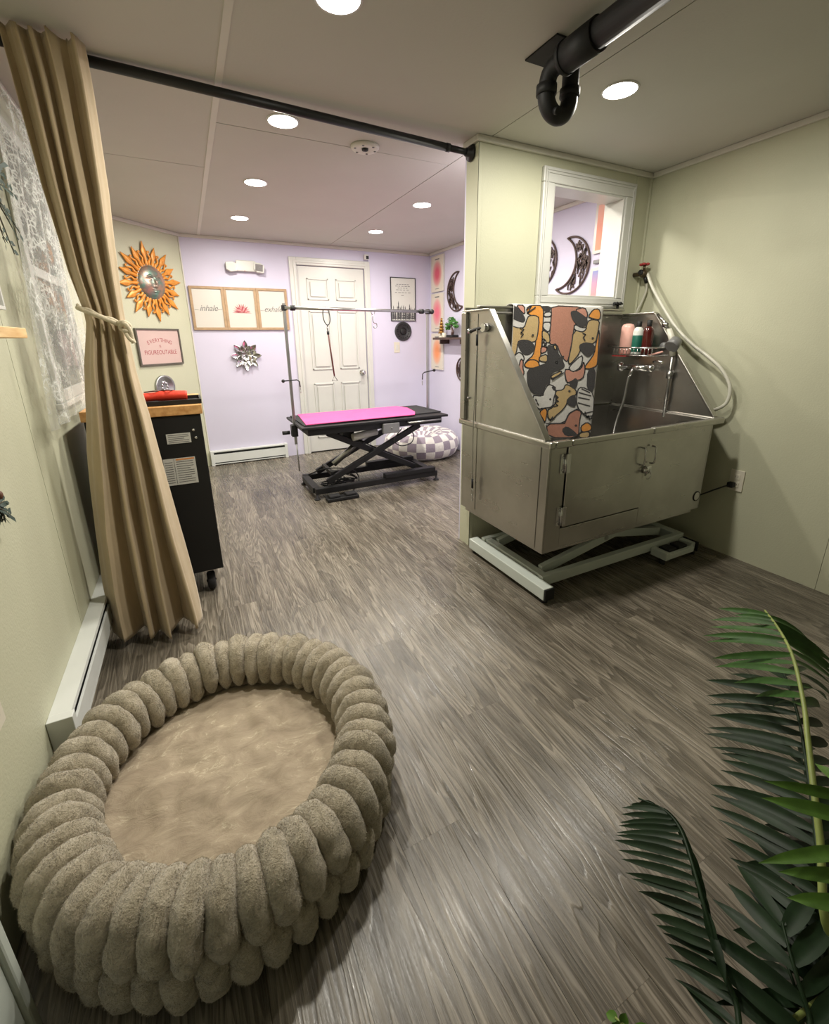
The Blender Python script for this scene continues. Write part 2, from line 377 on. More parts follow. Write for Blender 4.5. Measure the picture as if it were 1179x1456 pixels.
# ================================================================== SETTING
# floor: vinyl planks on a slab
fl = struct('floor', MB().box(XL-.1, XR+.1, YB-.1, YF+.1, -.12, -.004), 'seam_dark')
PW, PL = .1775, 1.22
JO = {-5: .1, -4: .9, -3: .35, -2: .745, -1: .3, 0: 1.03, 1: 1.60, 2: .88, 3: 1.32, 4: .55, 5: 1.15, 6: .2, 7: .8, 8: 1.45, 9: .45, 10: 1.0, 11: .65}
pm = {}
k0 = -7
while True:
    x0 = .68+k0*PW; x1 = x0+PW
    if x0 > XR: break
    a0, a1 = max(x0, XL), min(x1, XR)
    if a1-a0 > .01:
        y = JO.get(k0, .5)-PL*3
        while y < YF:
            b0, b1 = max(y, YB), min(y+PL, YF)
            if b1-b0 > .01:
                key = (round(a1-a0, 3), round(b1-b0, 3))
                if key not in pm:
                    w, l = key; g = .00015
                    pm[key] = MB().box(-w/2+g, w/2-g, -l/2+g, l/2-g, -.004, 0).mesh('plank', 'vinyl_plank')
                o = bpy.data.objects.new('plank', pm[key]); COL.objects.link(o); o.location = ((a0+a1)/2, (b0+b1)/2, 0); attach(o, fl)
            y += PL
    k0 += 1
# ceiling: backing and panels with open joints
ce = struct('ceiling', MB().box(XL-.1, XR+.1, YB-.1, YF+.1, ZC+.004, ZC+.12), 'seam_dark')
def cpanel(x0, x1, y0, y1):
    g = .0025; o = MB().box(-(x1-x0)/2+g, (x1-x0)/2-g, -(y1-y0)/2+g, (y1-y0)/2-g, 0, .004).build('ceiling_panel', 'ceiling_paint')
    o.location = ((x0+x1)/2, (y0+y1)/2, ZC); attach(o, ce)
SA, SB = .258, 1.517
for x0, x1, ys in ((XL, SA, (YB, .73, 3.17, YF)), (SA, SB, (YB, .11, 2.55, YF)), (SB, XR, (YB, 2.32, 4.76, YF))):
    for y0, y1 in zip(ys, ys[1:]): cpanel(x0, x1, y0, y1)
o = MB().box(SA-.013, SA+.013, YB, YF, ZC-.003, ZC).build('batten', 'ceiling_trim', ce)
# walls
def wallobj(name, mb, mat): return struct(name, mb, mat)
wl = wallobj('wall_left', MB().box(XL-.1, XL-.004, YB-.1, 4.5, 0, ZC), 'seam_dark')
for y0, y1 in ((YB, .68), (.68, 1.91), (1.91, 3.13), (3.13, 4.45)):
    MB().box(XL-.004, XL, y0+.0015, y1-.0015, 0, ZC).build('wall_panel', 'sage', wl)
wr = wallobj('wall_right', MB().box(XR+.004, XR+.1, YB-.1, YF+.1, 0, ZC), 'seam_dark')
for y0, y1, m in ((YB, -.35, 'sage'), (-.35, .873, 'sage'), (.873, YP, 'sage'), (YP, YPB, 'sage'), (YPB, 3.6, 'lilac'), (3.6, YF, 'lilac')):
    MB().box(XR, XR+.004, y0+.001, y1-.001, 0, ZC).build('wall_panel', m, wr)
wallobj('wall_back', MB().box(XL-.1, XR+.1, YB-.1, YB, 0, ZC), 'sage')
# far wall with a door opening
DX0, DX1, DZ = 1.155, 1.908, 2.03
wf = MB(); wf.box(XL-.1, DX0, YF, YF+.1, 0, ZC); wf.box(DX1, XR+.1, YF, YF+.1, 0, ZC); wf.box(DX0, DX1, YF, YF+.1, DZ, ZC); wf.box(DX0-.05, DX1+.05, YF+.1, YF+.14, 0, ZC)
wallobj('wall_far', wf, 'lilac')
wd = MB(); wd.v = []; wd._a([Vector(p) for p in ((XL-.05, 4.447-.05, 0), (.083, YF, 0), (.083-.06, YF+.06, 0), (XL-.11, 4.447+.01, 0))]+[Vector(p) for p in ((XL-.05, 4.447-.05, ZC), (.083, YF, ZC), (.083-.06, YF+.06, ZC), (XL-.11, 4.447+.01, ZC))], [(0, 1, 5, 4), (1, 2, 6, 5), (2, 3, 7, 6), (3, 0, 4, 7), (0, 3, 2, 1), (4, 5, 6, 7)])
wallobj('wall_diagonal', wd, 'sage')
# partition with the pass-through: sage towards the tub, lilac towards the grooming room
WX0, WX1, WZ0, WZ1 = 1.945, 2.52, 1.505, 2.085
def pwall(y0, y1):
    m = MB(); m.box(XP, WX0, y0, y1, 0, ZC); m.box(WX1, XR, y0, y1, 0, ZC); m.box(WX0, WX1, y0, y1, 0, WZ0); m.box(WX0, WX1, y0, y1, WZ1, ZC); return m
wp = wallobj('wall_partition', pwall(YP, YPB-.012), 'sage')
pwall(YPB-.012, YPB).build('back_face', 'lilac', wp)
MB().box(2.612, 2.636, YP-.004, YP, 0, ZC-.03).build('batten', 'sage', wp)
MB().box(XP-.003, XP+.022, YP-.004, YP, 0, ZC-.03).build('corner_batten', 'sage', wp)
MB().box(XP-.004, XP, YP-.004, YP+.022, 0, ZC-.03).build('corner_batten', 'sage', wp)
MB().box(XR-.012, XR, YP-.012, YP, 0, ZC-.03).build('corner_batten', 'sage', wp)
# ceiling trims (small cove strips)
tn = [0]
def trim(mb, mat='ceiling_trim'):
    tn[0] += 1; return struct('trim_%d' % tn[0], mb, mat, bev=.004)
TH, TD = .028, .02
trim(MB().box(XP-TD, XR-.001, YP-TD, YP-.0002, ZC-TH, ZC-.0002))
trim(MB().box(XP-TD, XP-.0002, YP, YPB, ZC-TH, ZC-.0002))
trim(MB().box(XR-TD, XR-.0002, YB, YP-TD-.001, ZC-TH, ZC-.0002))
trim(MB().box(XR-TD, XR-.0002, YPB, YF-TD-.001, ZC-TH, ZC-.0002))
trim(MB().box(.083, XR-TD, YF-TD, YF-.0002, ZC-TH, ZC-.0002))
trim(MB().box(XL+.0002, XL+TD, YB, 4.44, ZC-TH, ZC-.0002))
m = MB(); m.prism([(-.84, -TH), (0, -TH), (0, 0), (-.84, 0)], 0, TD)
o = m.build('trim_%d' % (tn[0]+1), 'ceiling_trim', xf=DIAG(0, ZC-.0002), bev=.004); o['kind'] = 'structure'; tn[0] += 1
# thin corner strip where the diagonal meets the far wall
o = MB().prism([(-.012, 0), (0, 0), (0, ZC-.03), (-.012, ZC-.03)], 0, .008).build('trim_%d' % (tn[0]+1), 'ceiling_trim', xf=DIAG(0, 0)); o['kind'] = 'structure'; tn[0] += 1
# pass-through casing = window_2
w2 = struct('window_2', MB().box(WX0-.082, WX1+.082, YP-.022, YP-.0005, WZ1, WZ1+.075), 'white_trim', bev=.005)
MB().box(WX0-.082, WX1+.082, YP-.022, YP-.0005, WZ0-.06, WZ0).build('casing', 'white_trim', w2, bev=.005)
MB().box(WX0-.082, WX0, YP-.022, YP-.0005, WZ0+.0005, WZ1-.0005).build('casing', 'white_trim', w2, bev=.005)
MB().box(WX1, WX1+.082, YP-.022, YP-.0005, WZ0+.0005, WZ1-.0005).build('casing', 'white_trim', w2, bev=.005)
for (a, b, c, d) in ((WX0, WX0+.012, WZ0, WZ1), (WX1-.012, WX1, WZ0, WZ1), (WX0+.012, WX1-.012, WZ0, WZ0+.012), (WX0+.012, WX1-.012, WZ1-.012, WZ1)):
    MB().box(a, b, YP-.012, YPB+.012, c, d).build('jamb', 'white_trim', w2, bev=.002)
m = MB()
for a in (.012, .026): m.box(WX0-.082+a, WX1+.082-a, YP-.027, YP-.0215, WZ0-.06+a, WZ0-.054+a); m.box(WX0-.082+a, WX0-.076+a, YP-.027, YP-.0215, WZ0-.054+a, WZ1+.069-a); m.box(WX1+.076-a, WX1+.082-a, YP-.027, YP-.0215, WZ0-.054+a, WZ1+.069-a); m.box(WX0-.082+a, WX1+.082-a, YP-.027, YP-.0215, WZ1+.069-a, WZ1+.075-a)
m.build('bead', 'white_trim', w2)
# the white six-panel door in the far wall
d1 = struct('door_1', MB().box(DX0+.006, DX1-.006, YF+.012, YF+.05, .012, DZ-.004), 'white_trim')
for i, (z0, z1) in enumerate(((.17, .80), (.95, 1.58), (1.69, 1.91))):
    for x0, x1 in ((DX0+.10, DX0+.335), (DX1-.335, DX1-.10)):
        m = MB(); m.box(x0, x1, YF+.004, YF+.0125, z0, z1)
        m2 = MB(); m2.box(x0+.035, x1-.035, YF-.001, YF+.005, z0+.035, z1-.035)
        # moulding ring stands proud, field sits in it
        r = MB()
        for a, b, c, d in ((x0, x1, z0, z0+.016), (x0, x1, z1-.016, z1), (x0, x0+.016, z0, z1), (x1-.016, x1, z0, z1)): r.box(a, b, YF+.002, YF+.0125, c, d)
        r.build('panel_moulding', 'white_trim', d1, bev=.003); m2.build('door_panel', 'white_trim', d1, bev=.006)
k = MB().lathe([(.0, 0), (.032, 0), (.032, -.006), (.012, -.01), (.012, -.035), (.022, -.04), (.028, -.052), (.022, -.066), (0, -.068)], (DX1-.07, YF+.011, .90), 'y').build('door_knob', 'chrome', d1)
for nm, bx in (('casing', (DX0-.075, DX0, 0, DZ+.075)), ('casing', (DX1, DX1+.065, 0, DZ+.075)), ('casing', (DX0, DX1, DZ, DZ+.075))):
    MB().box(bx[0], bx[1], YF-.02, YF-.0003, bx[2], bx[3]).build(nm, 'white_trim', d1, bev=.006)
for x in (DX0-.022, DX1+.022): MB().box(x-.012, x+.012, YF-.027, YF-.0195, 0, DZ+.03).build('casing_bead', 'white_trim', d1, bev=.004)
MB().box(DX0-.034, DX1+.034, YF-.027, YF-.0195, DZ+.022, DZ+.046).build('casing_bead', 'white_trim', d1, bev=.004)
# window in the left wall behind the lace
w1 = struct('window_1', MB().box(XL+.0005, XL+.010, 2.36, 2.88, 1.08, 2.04), 'window_glass')
for y0, y1, z0, z1 in ((2.31, 2.36, 1.03, 2.09), (2.88, 2.93, 1.03, 2.09), (2.36, 2.88, 2.04, 2.09), (2.36, 2.88, 1.03, 1.08), (2.36, 2.88, 1.53, 1.57)):
    MB().box(XL+.0005, XL+.018, y0, y1, z0, z1).build('window_frame', 'white_trim', w1, bev=.004)
MB().box(XL+.0005, XL+.024, 2.29, 2.95, 1.005, 1.029).build('window_sill', 'white_trim', w1, bev=.004)
# door casing standing out of the left wall beside the camera
d2 = struct('door_2', MB().box(XL+.0005, -.436, -.30, .768, 0, 2.03), 'white_enamel', bev=.004)
MB().box(XL+.0005, -.428, .769, .794, 0, 2.08).build('casing', 'white_enamel', d2, bev=.005)

# recessed LED lights
for i, (x, y) in enumerate(LIGHTS):
    if y == 2.5: lab = 'round recessed ceiling light just behind the partition wall'
    else: lab = {(.545, 1.56): 'round recessed ceiling light nearest the camera, above the floor by the dog bed', (.545, 2.405): 'round recessed ceiling light just beyond the black curtain rod',
          (.545, 3.31): 'round recessed ceiling light, middle of the left row in the lilac room', (.545, 4.24): 'round recessed ceiling light in front of the three framed prints',
          (1.74, 3.31): 'round recessed ceiling light of the right row nearer the partition', (1.74, 4.24): 'round recessed ceiling light in front of the white door', (1.735, 1.555): 'round recessed ceiling light beside the black drain pipe'}[(x, y)]
    t = thing('ceiling_light', lab, 'light', (x, y, ZC), 'recessed ceiling lights')
    MB().lathe([(.066, -.004), (.071, -.005), (.074, -.001), (.074, -.0003), (.05, -.0003)], (x, y, ZC)).build('trim_ring', 'white_plastic', t)
    MB().lathe([(0, -.0065), (.045, -.006), (.0655, -.004)], (x, y, ZC)).build('lens', 'led_lens', t)
    la = bpy.data.lights.new('led', 'AREA'); la.shape = 'DISK'; la.size = .11; la.energy = 15 if y < 2 else 15.5; la.color = (1, .95, .84)
    lo = bpy.data.objects.new('led', la); COL.objects.link(lo); lo.location = (x, y, ZC-.010); attach(lo, t)
# smoke detector base
t = thing('smoke_detector', 'round white detector base on the ceiling beyond the curtain rod', 'detector', (.983, 2.507, ZC))
m = MB().lathe([(0, -.010), (.02, -.012), (.045, -.016), (.066, -.016), (.074, -.008), (.075, -.0005)], (.983, 2.507, ZC)).build('base', 'ceiling_trim', t)
MB().lathe([(0, -.022), (.016, -.020), (.018, -.011)], (.983, 2.507, ZC)).build('connector', 'black_plastic', t)
for a in range(6): MB().lathe([(0, -.019), (.006, -.0185), (.007, -.0155)], (.983+.055*cos(a*pi/3), 2.507+.055*sin(a*pi/3), ZC), n=8).build('tab', 'grey_plastic', t)

# ================================================================== BIG THINGS
# ---- curtain rod
t = thing('curtain_rod', 'black metal pipe curtain rod spanning the room under the ceiling', 'rod', (XP, 2.205, 2.178))
pl, pr = Vector((XL+.012, 2.185, 2.222)), Vector((XP-.01, 2.205, 2.178))
MB().cyl(pl, pl.lerp(pr, .93), .0175).build('pipe', 'black_metal', t)
MB().cyl(pl.lerp(pr, .93), pr, .0145).build('inner_pipe', 'black_metal', t)
MB().cyl(pl.lerp(pr, .925), pl.lerp(pr, .935), .019).build('collar', 'black_metal', t)
MB().lathe([(.0, -.034), (.019, -.034), (.019, -.012), (.038, -.010), (.038, 0), (0, 0)], (XP-.0045, pr.y, pr.z), 'x').build('flange', 'black_metal', t)
MB().lathe([(0, 0), (.038, 0), (.038, .010), (.019, .012), (.019, .034), (0, .034)], (XL+.0005, pl.y, pl.z), 'x').build('flange', 'black_metal', t)

# ---- brown curtain
LT = [(-.05, -.447), (.053, -.449), (.266, -.446), (.5, -.434), (.86, -.404), (1.19, -.359), (1.34, -.326), (1.39, -.326), (1.525, -.348), (1.8, -.372), (2.27, -.378)]
RT_ = [(-.05, -.100), (.056, -.105), (.361, -.131), (.703, -.155), (.982, -.172), (1.154, -.190), (1.329, -.197), (1.39, -.197), (1.5, -.192), (1.8, -.172), (2.27, -.165)]
AM = [(0, .060), (.5, .055), (1.0, .040), (1.33, .018), (1.39, .018), (1.8, .030), (2.27, .026)]
YC = [(0, 2.055), (.6, 2.09), (1.36, 2.125), (1.8, 2.125), (2.12, 2.12), (2.231, 2.085)]
def curtain_pt(u, v):
    z = .035+v*(2.231-.035)
    x0, x1 = table(LT, z), table(RT_, z); A = table(AM, z); yc = table(YC, z)
    nf = 4.2; ph = u*nf+.14*sin(2.2*z+u*5)+.16*sin(u*11+2)+.22*max(0, 1-z)*sin(u*9+1)
    s_ = sin(2*pi*ph)
    fold = (abs(s_)**.7)*(1 if s_ > 0 else -1)
    x = lerp(x0, x1, u)+.30*(x1-x0)/nf*sin(4*pi*ph)*.55
    y = yc+A*fold-.10*max(0, (u-.55))*max(0, 1.2-z)/1.2-.05*math.exp(-((u-.55)/.12)**2)*max(0, .6-z)/.6
    if z > 2.15: y = min(y, 2.185-.024-.006*sin(u*60))
    x += .004*noise.noise(Vector((u*6, z*3, 0))); y += .006*noise.noise(Vector((u*5, z*4, 3)))
    zz = z-(.012*abs(sin(u*20))*(1 if v > .985 else 0))-(.02*math.exp(-((u-.55)/.1)**2) if v < .02 else 0)
    return Vector((x, y, zz))
t = thing('curtain', 'full-length tan linen curtain gathered and tied on the left of the rod', 'curtain', (-.28, 2.07, 0))
c = MB().grid(curtain_pt, 220, 110).build('drape', 'curtain_linen', t)
sm = c.modifiers.new('thick', 'SOLIDIFY'); sm.thickness = .004; sm.offset = 0
def ring_at(z, grow, u): pass
tb = thing('curtain_tieback', 'cream rope tieback knotted around the tan curtain', 'tieback', (-.262, 2.125, 1.36))
def tie(a):
    x = -.262+.073*cos(a); y = 2.122+.040*sin(a); return Vector((x, y, 1.362-.035*cos(a)))
MB().tube([tie(2*pi*i/40) for i in range(40)], .0095, 10, True).build('rope', 'rope', tb)
MB().tube([tie(2*pi*i/40)+Vector((0, 0, .006+.004*sin(i))) for i in range(20, 40)], .006, 8).build('rope', 'rope', tb)
kx = Vector((-.197, 2.085, 1.33))
MB().tube(smooth_path([kx+Vector(p) for p in ((-.018, .0, .012), (.006, -.012, .014), (.018, 0, 0), (.004, -.012, -.016), (-.012, -.002, -.004), (.004, -.016, .01), (.016, -.01, -.014), (.018, -.004, -.04), (.022, -.002, -.062))]), .0085, 10).build('knot', 'rope', tb)
MB().tube(smooth_path([kx+Vector(p) for p in ((0, -.006, -.01), (.006, -.012, -.035), (.014, -.012, -.05), (.022, -.010, -.055))]), .007, 8).build('rope_end', 'rope', tb)

# ---- lace curtain on the left window
def lace_pt(u, v):
    z = lerp(.972, 2.15, v); y = lerp(table([(.97, 1.945), (1.425, 2.0), (1.70, 2.10), (2.05, 2.22), (2.2, 2.24)], z), 2.98, u)+(.012*sin(u*23) if v == 0 else 0)
    return Vector((XL+.046+.011*sin(u*34+.5*sin(v*3))+.008*sin(u*11+v*4), y, z))
t = thing('lace_curtain', 'sheer white floral lace panel over the window in the left wall', 'curtain', (XL+.046, 2.3, .972))
MB().grid(lace_pt, 90, 50).build('lace_panel', 'lace', t)
MB().cyl((XL+.046, 2.20, 2.155), (XL+.046, 3.02, 2.155), .006).build('tension_rod', 'white_plastic', t)
for y in (2.21, 3.01): MB().box(XL+.0005, XL+.046, y-.008, y+.008, 2.145, 2.165).build('bracket', 'white_plastic', t)

# ---- baseboard heaters
def heater(name, label, xf, L, cut):
    t = thing(name, label, 'heater', xf @ Vector((L/2, 0, 0)))
    D = .062 if cut == 'left' else .06; Hh = .140 if cut == 'left' else .158; b = .012
    m = MB(); m.prism([(0, b), (0, Hh), (D-.006, Hh), (D-.004, Hh-.012), (D-.012, Hh-.012), (D-.012, Hh-.010), (.012, Hh-.010), (.012, b)][::-1], .03, L-.03)
    # prism works in (a,b,c): a = depth, b = up, c = along; remap to along, up, out
    R = Matrix(((0, 0, 1, 0), (0, 1, 0, 0), (1, 0, 0, 0), (0, 0, 0, 1)))
    m.build('top_hood', 'heater_white', t, xf=xf @ R)
    m = MB(); m.prism([(D-.008, .035), (D, .035), (D, Hh-.036), (D-.008, Hh-.036)][::-1], .03, L-.03); m.build('front_cover', 'heater_white', t, xf=xf @ R)
    m = MB(); m.prism([(.013, b), (D-.004, b), (D-.004, .022), (.013, .022)][::-1], .03, L-.03); m.build('bottom_lip', 'heater_white', t, xf=xf @ R)
    m = MB(); m.prism([(.013, .024), (D-.016, .024), (D-.016, Hh-.03), (.013, Hh-.03)][::-1], .032, L-.032); m.build('heating_fins', 'slot_dark', t, xf=xf @ R)
    for s0, s1 in ((0, .032), (L-.032, L)):
        m = MB(); m.prism([(0, 0), (D+.002, 0), (D+.002, Hh-.03), (D+.002, Hh+.002), (0, Hh+.002)][::-1], s0, s1); m.build('end_cap', 'heater_white', t, xf=xf @ R, bev=.002)
    return t
heater('baseboard_heater', 'long white baseboard heater on the sage wall beside the dog bed', LEFT(1.38, .078, .0005), 1.62, 'left')
heater('baseboard_heater', 'short white baseboard heater under the framed prints on the lilac wall', FAR(.085, 0, .0005), .80, 'far')

# ---- cart (rolling workbench)
CX0, CX1, CY0, CY1 = -.432, .022, 2.30, 2.80
t = thing('rolling_cart', 'black rolling cabinet with a butcher-block top behind the tan curtain', 'cart', ((CX0+CX1)/2, (CY0+CY1)/2, 0))
MB().box(CX0, CX1, CY0, CY1, .135, .945).build('body', 'black_powder', t, bev=.004)
MB().box(CX0-.008, CX1+.010, CY0-.008, CY1+.01, .946, .99).build('worktop', 'butcher_block', t, bev=.003)
for x, z in ((-.018, .872), (-.012, .835), (-.40, .92)):
    MB().lathe([(0, -.004), (.006, -.004), (.007, 0)], (x, CY0-.0005, z), 'y', 12).build('bolt', 'chrome', t)
o = MB().box(-.135, -.034, CY0-.0025, CY0-.0006, .815, .862).build('warning_label', 'paper_white', t); m = MB()
for i in range(5): m.box(-.128, -.042-.02*(i % 3 == 2), CY0-.0032, CY0-.0026, .854-i*.0085, .8565-i*.0085)
m.build('printed_lines', 'print_grey', o)
o = MB().box(-.165, -.030, CY0-.0025, CY0-.0006, .615, .745).build('instruction_label', 'paper_white', t); m = MB()
for i in range(10): m.box(-.112, -.040-.015*(i % 4 == 3), CY0-.0032, CY0-.0026, .726-i*.011, .7285-i*.011); m.box(-.16, -.128, CY0-.0032, CY0-.0026, .726-i*.011, .7285-i*.011)
m.box(-.121, -.1195, CY0-.0032, CY0-.0026, .62, .742)
m.build('printed_lines', 'print_grey', o); MB().box(-.112, -.034, CY0-.0032, CY0-.0026, .735, .742).build('label_heading', 'print_orange', o)
for x in (CX0+.06, CX1-.066):
    for y in (CY0+.055, CY1-.055):
        w = MB().lathe([(0, -.020), (.036, -.020), (.048, -.014), (.050, 0), (.048, .014), (.036, .020), (0, .020)], (x, y+.01, .051), 'x').build('caster_wheel', 'black_rubber', t)
        m = MB(); m.box(x-.032, x+.032, y-.04, y+.05, .127, .1345); m.box(x-.030, x-.024, y-.012, y+.032, .045, .127); m.box(x+.024, x+.030, y-.012, y+.032, .045, .127); m.cyl((x-.026, y+.01, .047), (x+.026, y+.01, .047), .007); m.build('caster_fork', 'chrome', w)
tr = thing('tray', 'shallow black tray on the butcher-block top of the cart', 'tray', (-.12, 2.40, .991))
m = MB(); m.box(-.34, .035, 2.325, 2.52, .991, .997); m.build('base', 'black_plastic', tr, bev=.002)
for a in ((-.34, .035, 2.325, 2.333), (-.34, .035, 2.512, 2.52), (-.34, -.332, 2.333, 2.512), (.027, .035, 2.333, 2.512)): MB().box(*a, .997, 1.012).build('rim', 'black_plastic', tr)
rb = thing('tool_roll', 'red-orange rolled fabric pouch lying in the black tray', 'pouch', (-.12, 2.41, .998))
MB().tube(smooth_path([(-.26, 2.40, 1.012), (-.22, 2.41, 1.022), (-.14, 2.42, 1.025), (-.06, 2.42, 1.024), (-.022, 2.42, 1.022)], 6), [.006]+[.012]*5+[.020]*6+[.0235]*6+[.0235]*6+[.022], 14).build('pouch', 'red_fabric', rb)
MB().tube(smooth_path([(-.20, 2.43, 1.046), (-.16, 2.40, 1.052), (-.13, 2.43, 1.050), (-.10, 2.40, 1.053), (-.075, 2.43, 1.048)]), .003, 6).build('tie_cord', 'leather_brown', rb)

# ---- dog bed
BX, BY = -.045, 1.10
bed = thing('dog_bed', 'large round plush taupe dog bed with a puffy ribbed rim', 'pet bed', (BX, BY, 0))
def cush(u, v):
    a = 2*pi*u; r = .335*v+.0005
    h = .118+.012*noise.noise(Vector((cos(a)*r*9, sin(a)*r*9, 1)))+.006*noise.noise(Vector((cos(a)*r*25, sin(a)*r*25, 5)))-.012*(r/.335)**4
    return Vector((BX+r*cos(a), BY+r*sin(a), h))
MB().grid(cush, 96, 40, True, True).build('cushion', 'velvet', bed)
MB().lathe([(.40, .012), (.41, .05), (.385, .12), (.33, .12), (.31, .06), (.31, .012)], (BX, BY, 0), n=48).build('core', 'velvet', bed)
def lobe_mesh(upper, seed=0):
    # local: x radial outward (0 at ring radius), y along the ring, z up
    m = MB(); n, k = 26, 18
    if upper: arc = [(-.046, .112), (-.046, .145), (-.038, .182), (-.016, .210), (.012, .220), (.042, .208), (.062, .180), (.071, .150), (.070, .122)]; W, T = .0325, .034
    else: arc = [(.040, .130), (.056, .105), (.064, .072), (.060, .040), (.046, .027)]; W, T = .031, .028
    P = smooth_path([(a, 0, b) for a, b in arc], 4); L = len(P)
    vs_ = []; ns = []
    for i, p in enumerate(P):
        t_ = (P[min(i+1, L-1)]-P[max(i-1, 0)]).normalized(); nn = Vector((-t_.z, 0, t_.x))
        q = i/(L-1); e = max(.02, 1-abs(2*q-1)**3.2)**.5
        wr = 1.0 if not upper else lerp(.84, 1.10, q)
        for j in range(k):
            a = 2*pi*j/k; ca, sa = cos(a), sin(a)
            pt = p+Vector((0, 1, 0))*(W*wr*e*ca)+nn*(T*e*sa)
            pt += (Vector((0, ca, 0))+nn*sa)*(.0065*noise.noise(pt*26+Vector((seed*7.1, 0, 0)))+.0022*noise.noise(pt*150+Vector((seed, 0, 0))))
            vs_.append(pt)
    fs = [(i*k+j, i*k+(j+1) % k, (i+1)*k+(j+1) % k, (i+1)*k+j) for i in range(L-1) for j in range(k)]
    m._a(vs_, fs, True); m._f(range(k)); m._f([(L-1)*k+j for j in range(k)][::-1])
    me = m.mesh('lobe', 'plush')
    import bmesh
    bm = bmesh.new(); bm.from_mesh(me); bmesh.ops.recalc_face_normals(bm, faces=bm.faces); bm.to_mesh(me); bm.free()
    # short pile: little blades standing on the surface, combed at random
    rn = random.Random(seed+(50 if upper else 0)); me.update()
    tri = [(p.area, p) for p in me.polygons if len(p.vertices) == 4]; tot = sum(a for a, _ in tri); nb = 3600 if upper else 1600; V2 = [v.co.copy() for v in me.vertices]; F2 = [list(p.vertices) for p in me.polygons]; nF = len(F2)
    for a, p in tri:
        k2 = a/tot*nb; k2 = int(k2)+(rn.random() < k2-int(k2)); q = [me.vertices[i].co for i in p.vertices]; n2 = p.normal
        for _ in range(k2):
            u, w = rn.random(), rn.random(); c = q[0].lerp(q[1], u).lerp(q[3].lerp(q[2], u), w)
            comb = Vector((noise.noise(c*22+Vector((seed, 0, 9))), noise.noise(c*22+Vector((seed, 7, 0))), noise.noise(c*22+Vector((3, seed, 0)))))
            d2 = (n2*.8+comb*1.8+Vector((rn.gauss(0, .3), rn.gauss(0, .3), rn.gauss(0, .3)))).normalized(); sd = d2.cross(Vector((rn.gauss(0, 1), rn.gauss(0, 1), rn.gauss(0, 1)))).normalized()*.00055; L2 = rn.uniform(.0025, .0048)
            o2 = len(V2); V2 += [c-sd, c+sd, c+d2*L2]; F2.append([o2, o2+1, o2+2])
    me2 = bpy.data.meshes.new('lobe'); me2.from_pydata([tuple(v) for v in V2], [], F2); me2.materials.append(MATS['plush']); me2.polygons.foreach_set('use_smooth', [i < nF for i in range(len(F2))]); me2.update()
    return me2
UP = [lobe_mesh(True, i) for i in range(5)]; LO = [lobe_mesh(False, i) for i in range(5)]
NL = 45; RR = .366
for i in range(NL):
    a = 2*pi*i/NL
    for up in (True, False):
        b = a+(0 if up else pi/NL)
        o = bpy.data.objects.new('lobe', random.choice(UP if up else LO)); COL.objects.link(o)
        o.location = (BX+RR*cos(b), BY+RR*sin(b), random.uniform(-.004, .004) if up else -.002); o.rotation_euler = (0, 0, b+random.uniform(-.05, .05)*(1 if up else .5))
        s_ = random.uniform(.97, 1.05); o.scale = (s_, random.uniform(.98, 1.06), 1.0 if not up else random.uniform(.97, 1.04)); attach(o, bed)

# ---- stainless tub on a scissor lift
TX0, TX1, TY0, TY1, TZ0, TZ1 = 1.365, 2.555, 1.41, 2.115, .305, .828
tub = thing('dog_wash_tub', 'stainless steel dog washing tub with sloped splash panels on a lift base', 'tub', (1.95, 1.76, 0))
ST = 'stainless'
MB().box(TX0, TX0+.012, TY0, TY1, TZ0, TZ1).build('side_skirt', ST, tub, bev=.003)
MB().box(TX1-.012, TX1, TY0, TY1, TZ0, TZ1).build('side_skirt', ST, tub, bev=.003)
MB().box(TX0+.0125, TX1-.0125, TY1-.012, TY1, TZ0, TZ1).build('back_skirt', ST, tub)
m = MB(); fy0, fy1 = TY0, TY0+.012
m.box(TX0+.0125, 1.468, fy0, fy1, TZ0, TZ1); m.box(2.018, TX1-.0125, fy0, fy1, TZ0, TZ1); m.box(1.468, 2.018, fy0, fy1, TZ0, .402)
m.build('front_skirt', ST, tub, bev=.002)
dr = MB().box(1.474, 2.011, fy0-.008, fy0+.006, .411, .826).build('entry_door', ST, tub, bev=.003)
MB().box(1.469, 2.017, fy0+.0085, fy0+.012, .403, .80).build('gasket_recess_shade', 'black_rubber', dr)  # black sheet across the opening, stands in for the shaded recess around the door
MB().box(TX0+.013, TX1-.013, TY0+.013, TY1-.013, .46, .472).build('basin_floor', ST, tub)
MB().box(TX0+.013, TX1-.013, TY0+.013, TY1-.013, TZ0, TZ0+.01).build('under_pan', ST, tub)
# lower apron band that steps inwards
MB().box(TX0+.02, TX1-.03, TY0+.02, TY1-.02, TZ0-.028, TZ0-.0005).build('bottom_flange', ST, tub, bev=.003)
# rim tubes
m = MB(); m.box(1.338, 1.372, 1.378, TY1, .806, .838); m.build('rim', ST, tub, bev=.008)
m = MB(); m.box(1.3725, 1.468, 1.378, 1.410, .806, .838); m.build('rim', ST, tub, bev=.006)
m = MB(); m.box(2.018, 2.60, 1.378, 1.410, .806, .838); m.build('rim', ST, tub, bev=.006)
m = MB(); m.box(1.4705, 2.0155, 1.380, 1.4015, .808, .836); m.build('rim', ST, dr, bev=.006)
m = MB(); m.box(2.556, 2.598, 1.4105, TY1, .806, .838); m.build('rim', ST, tub, bev=.006)
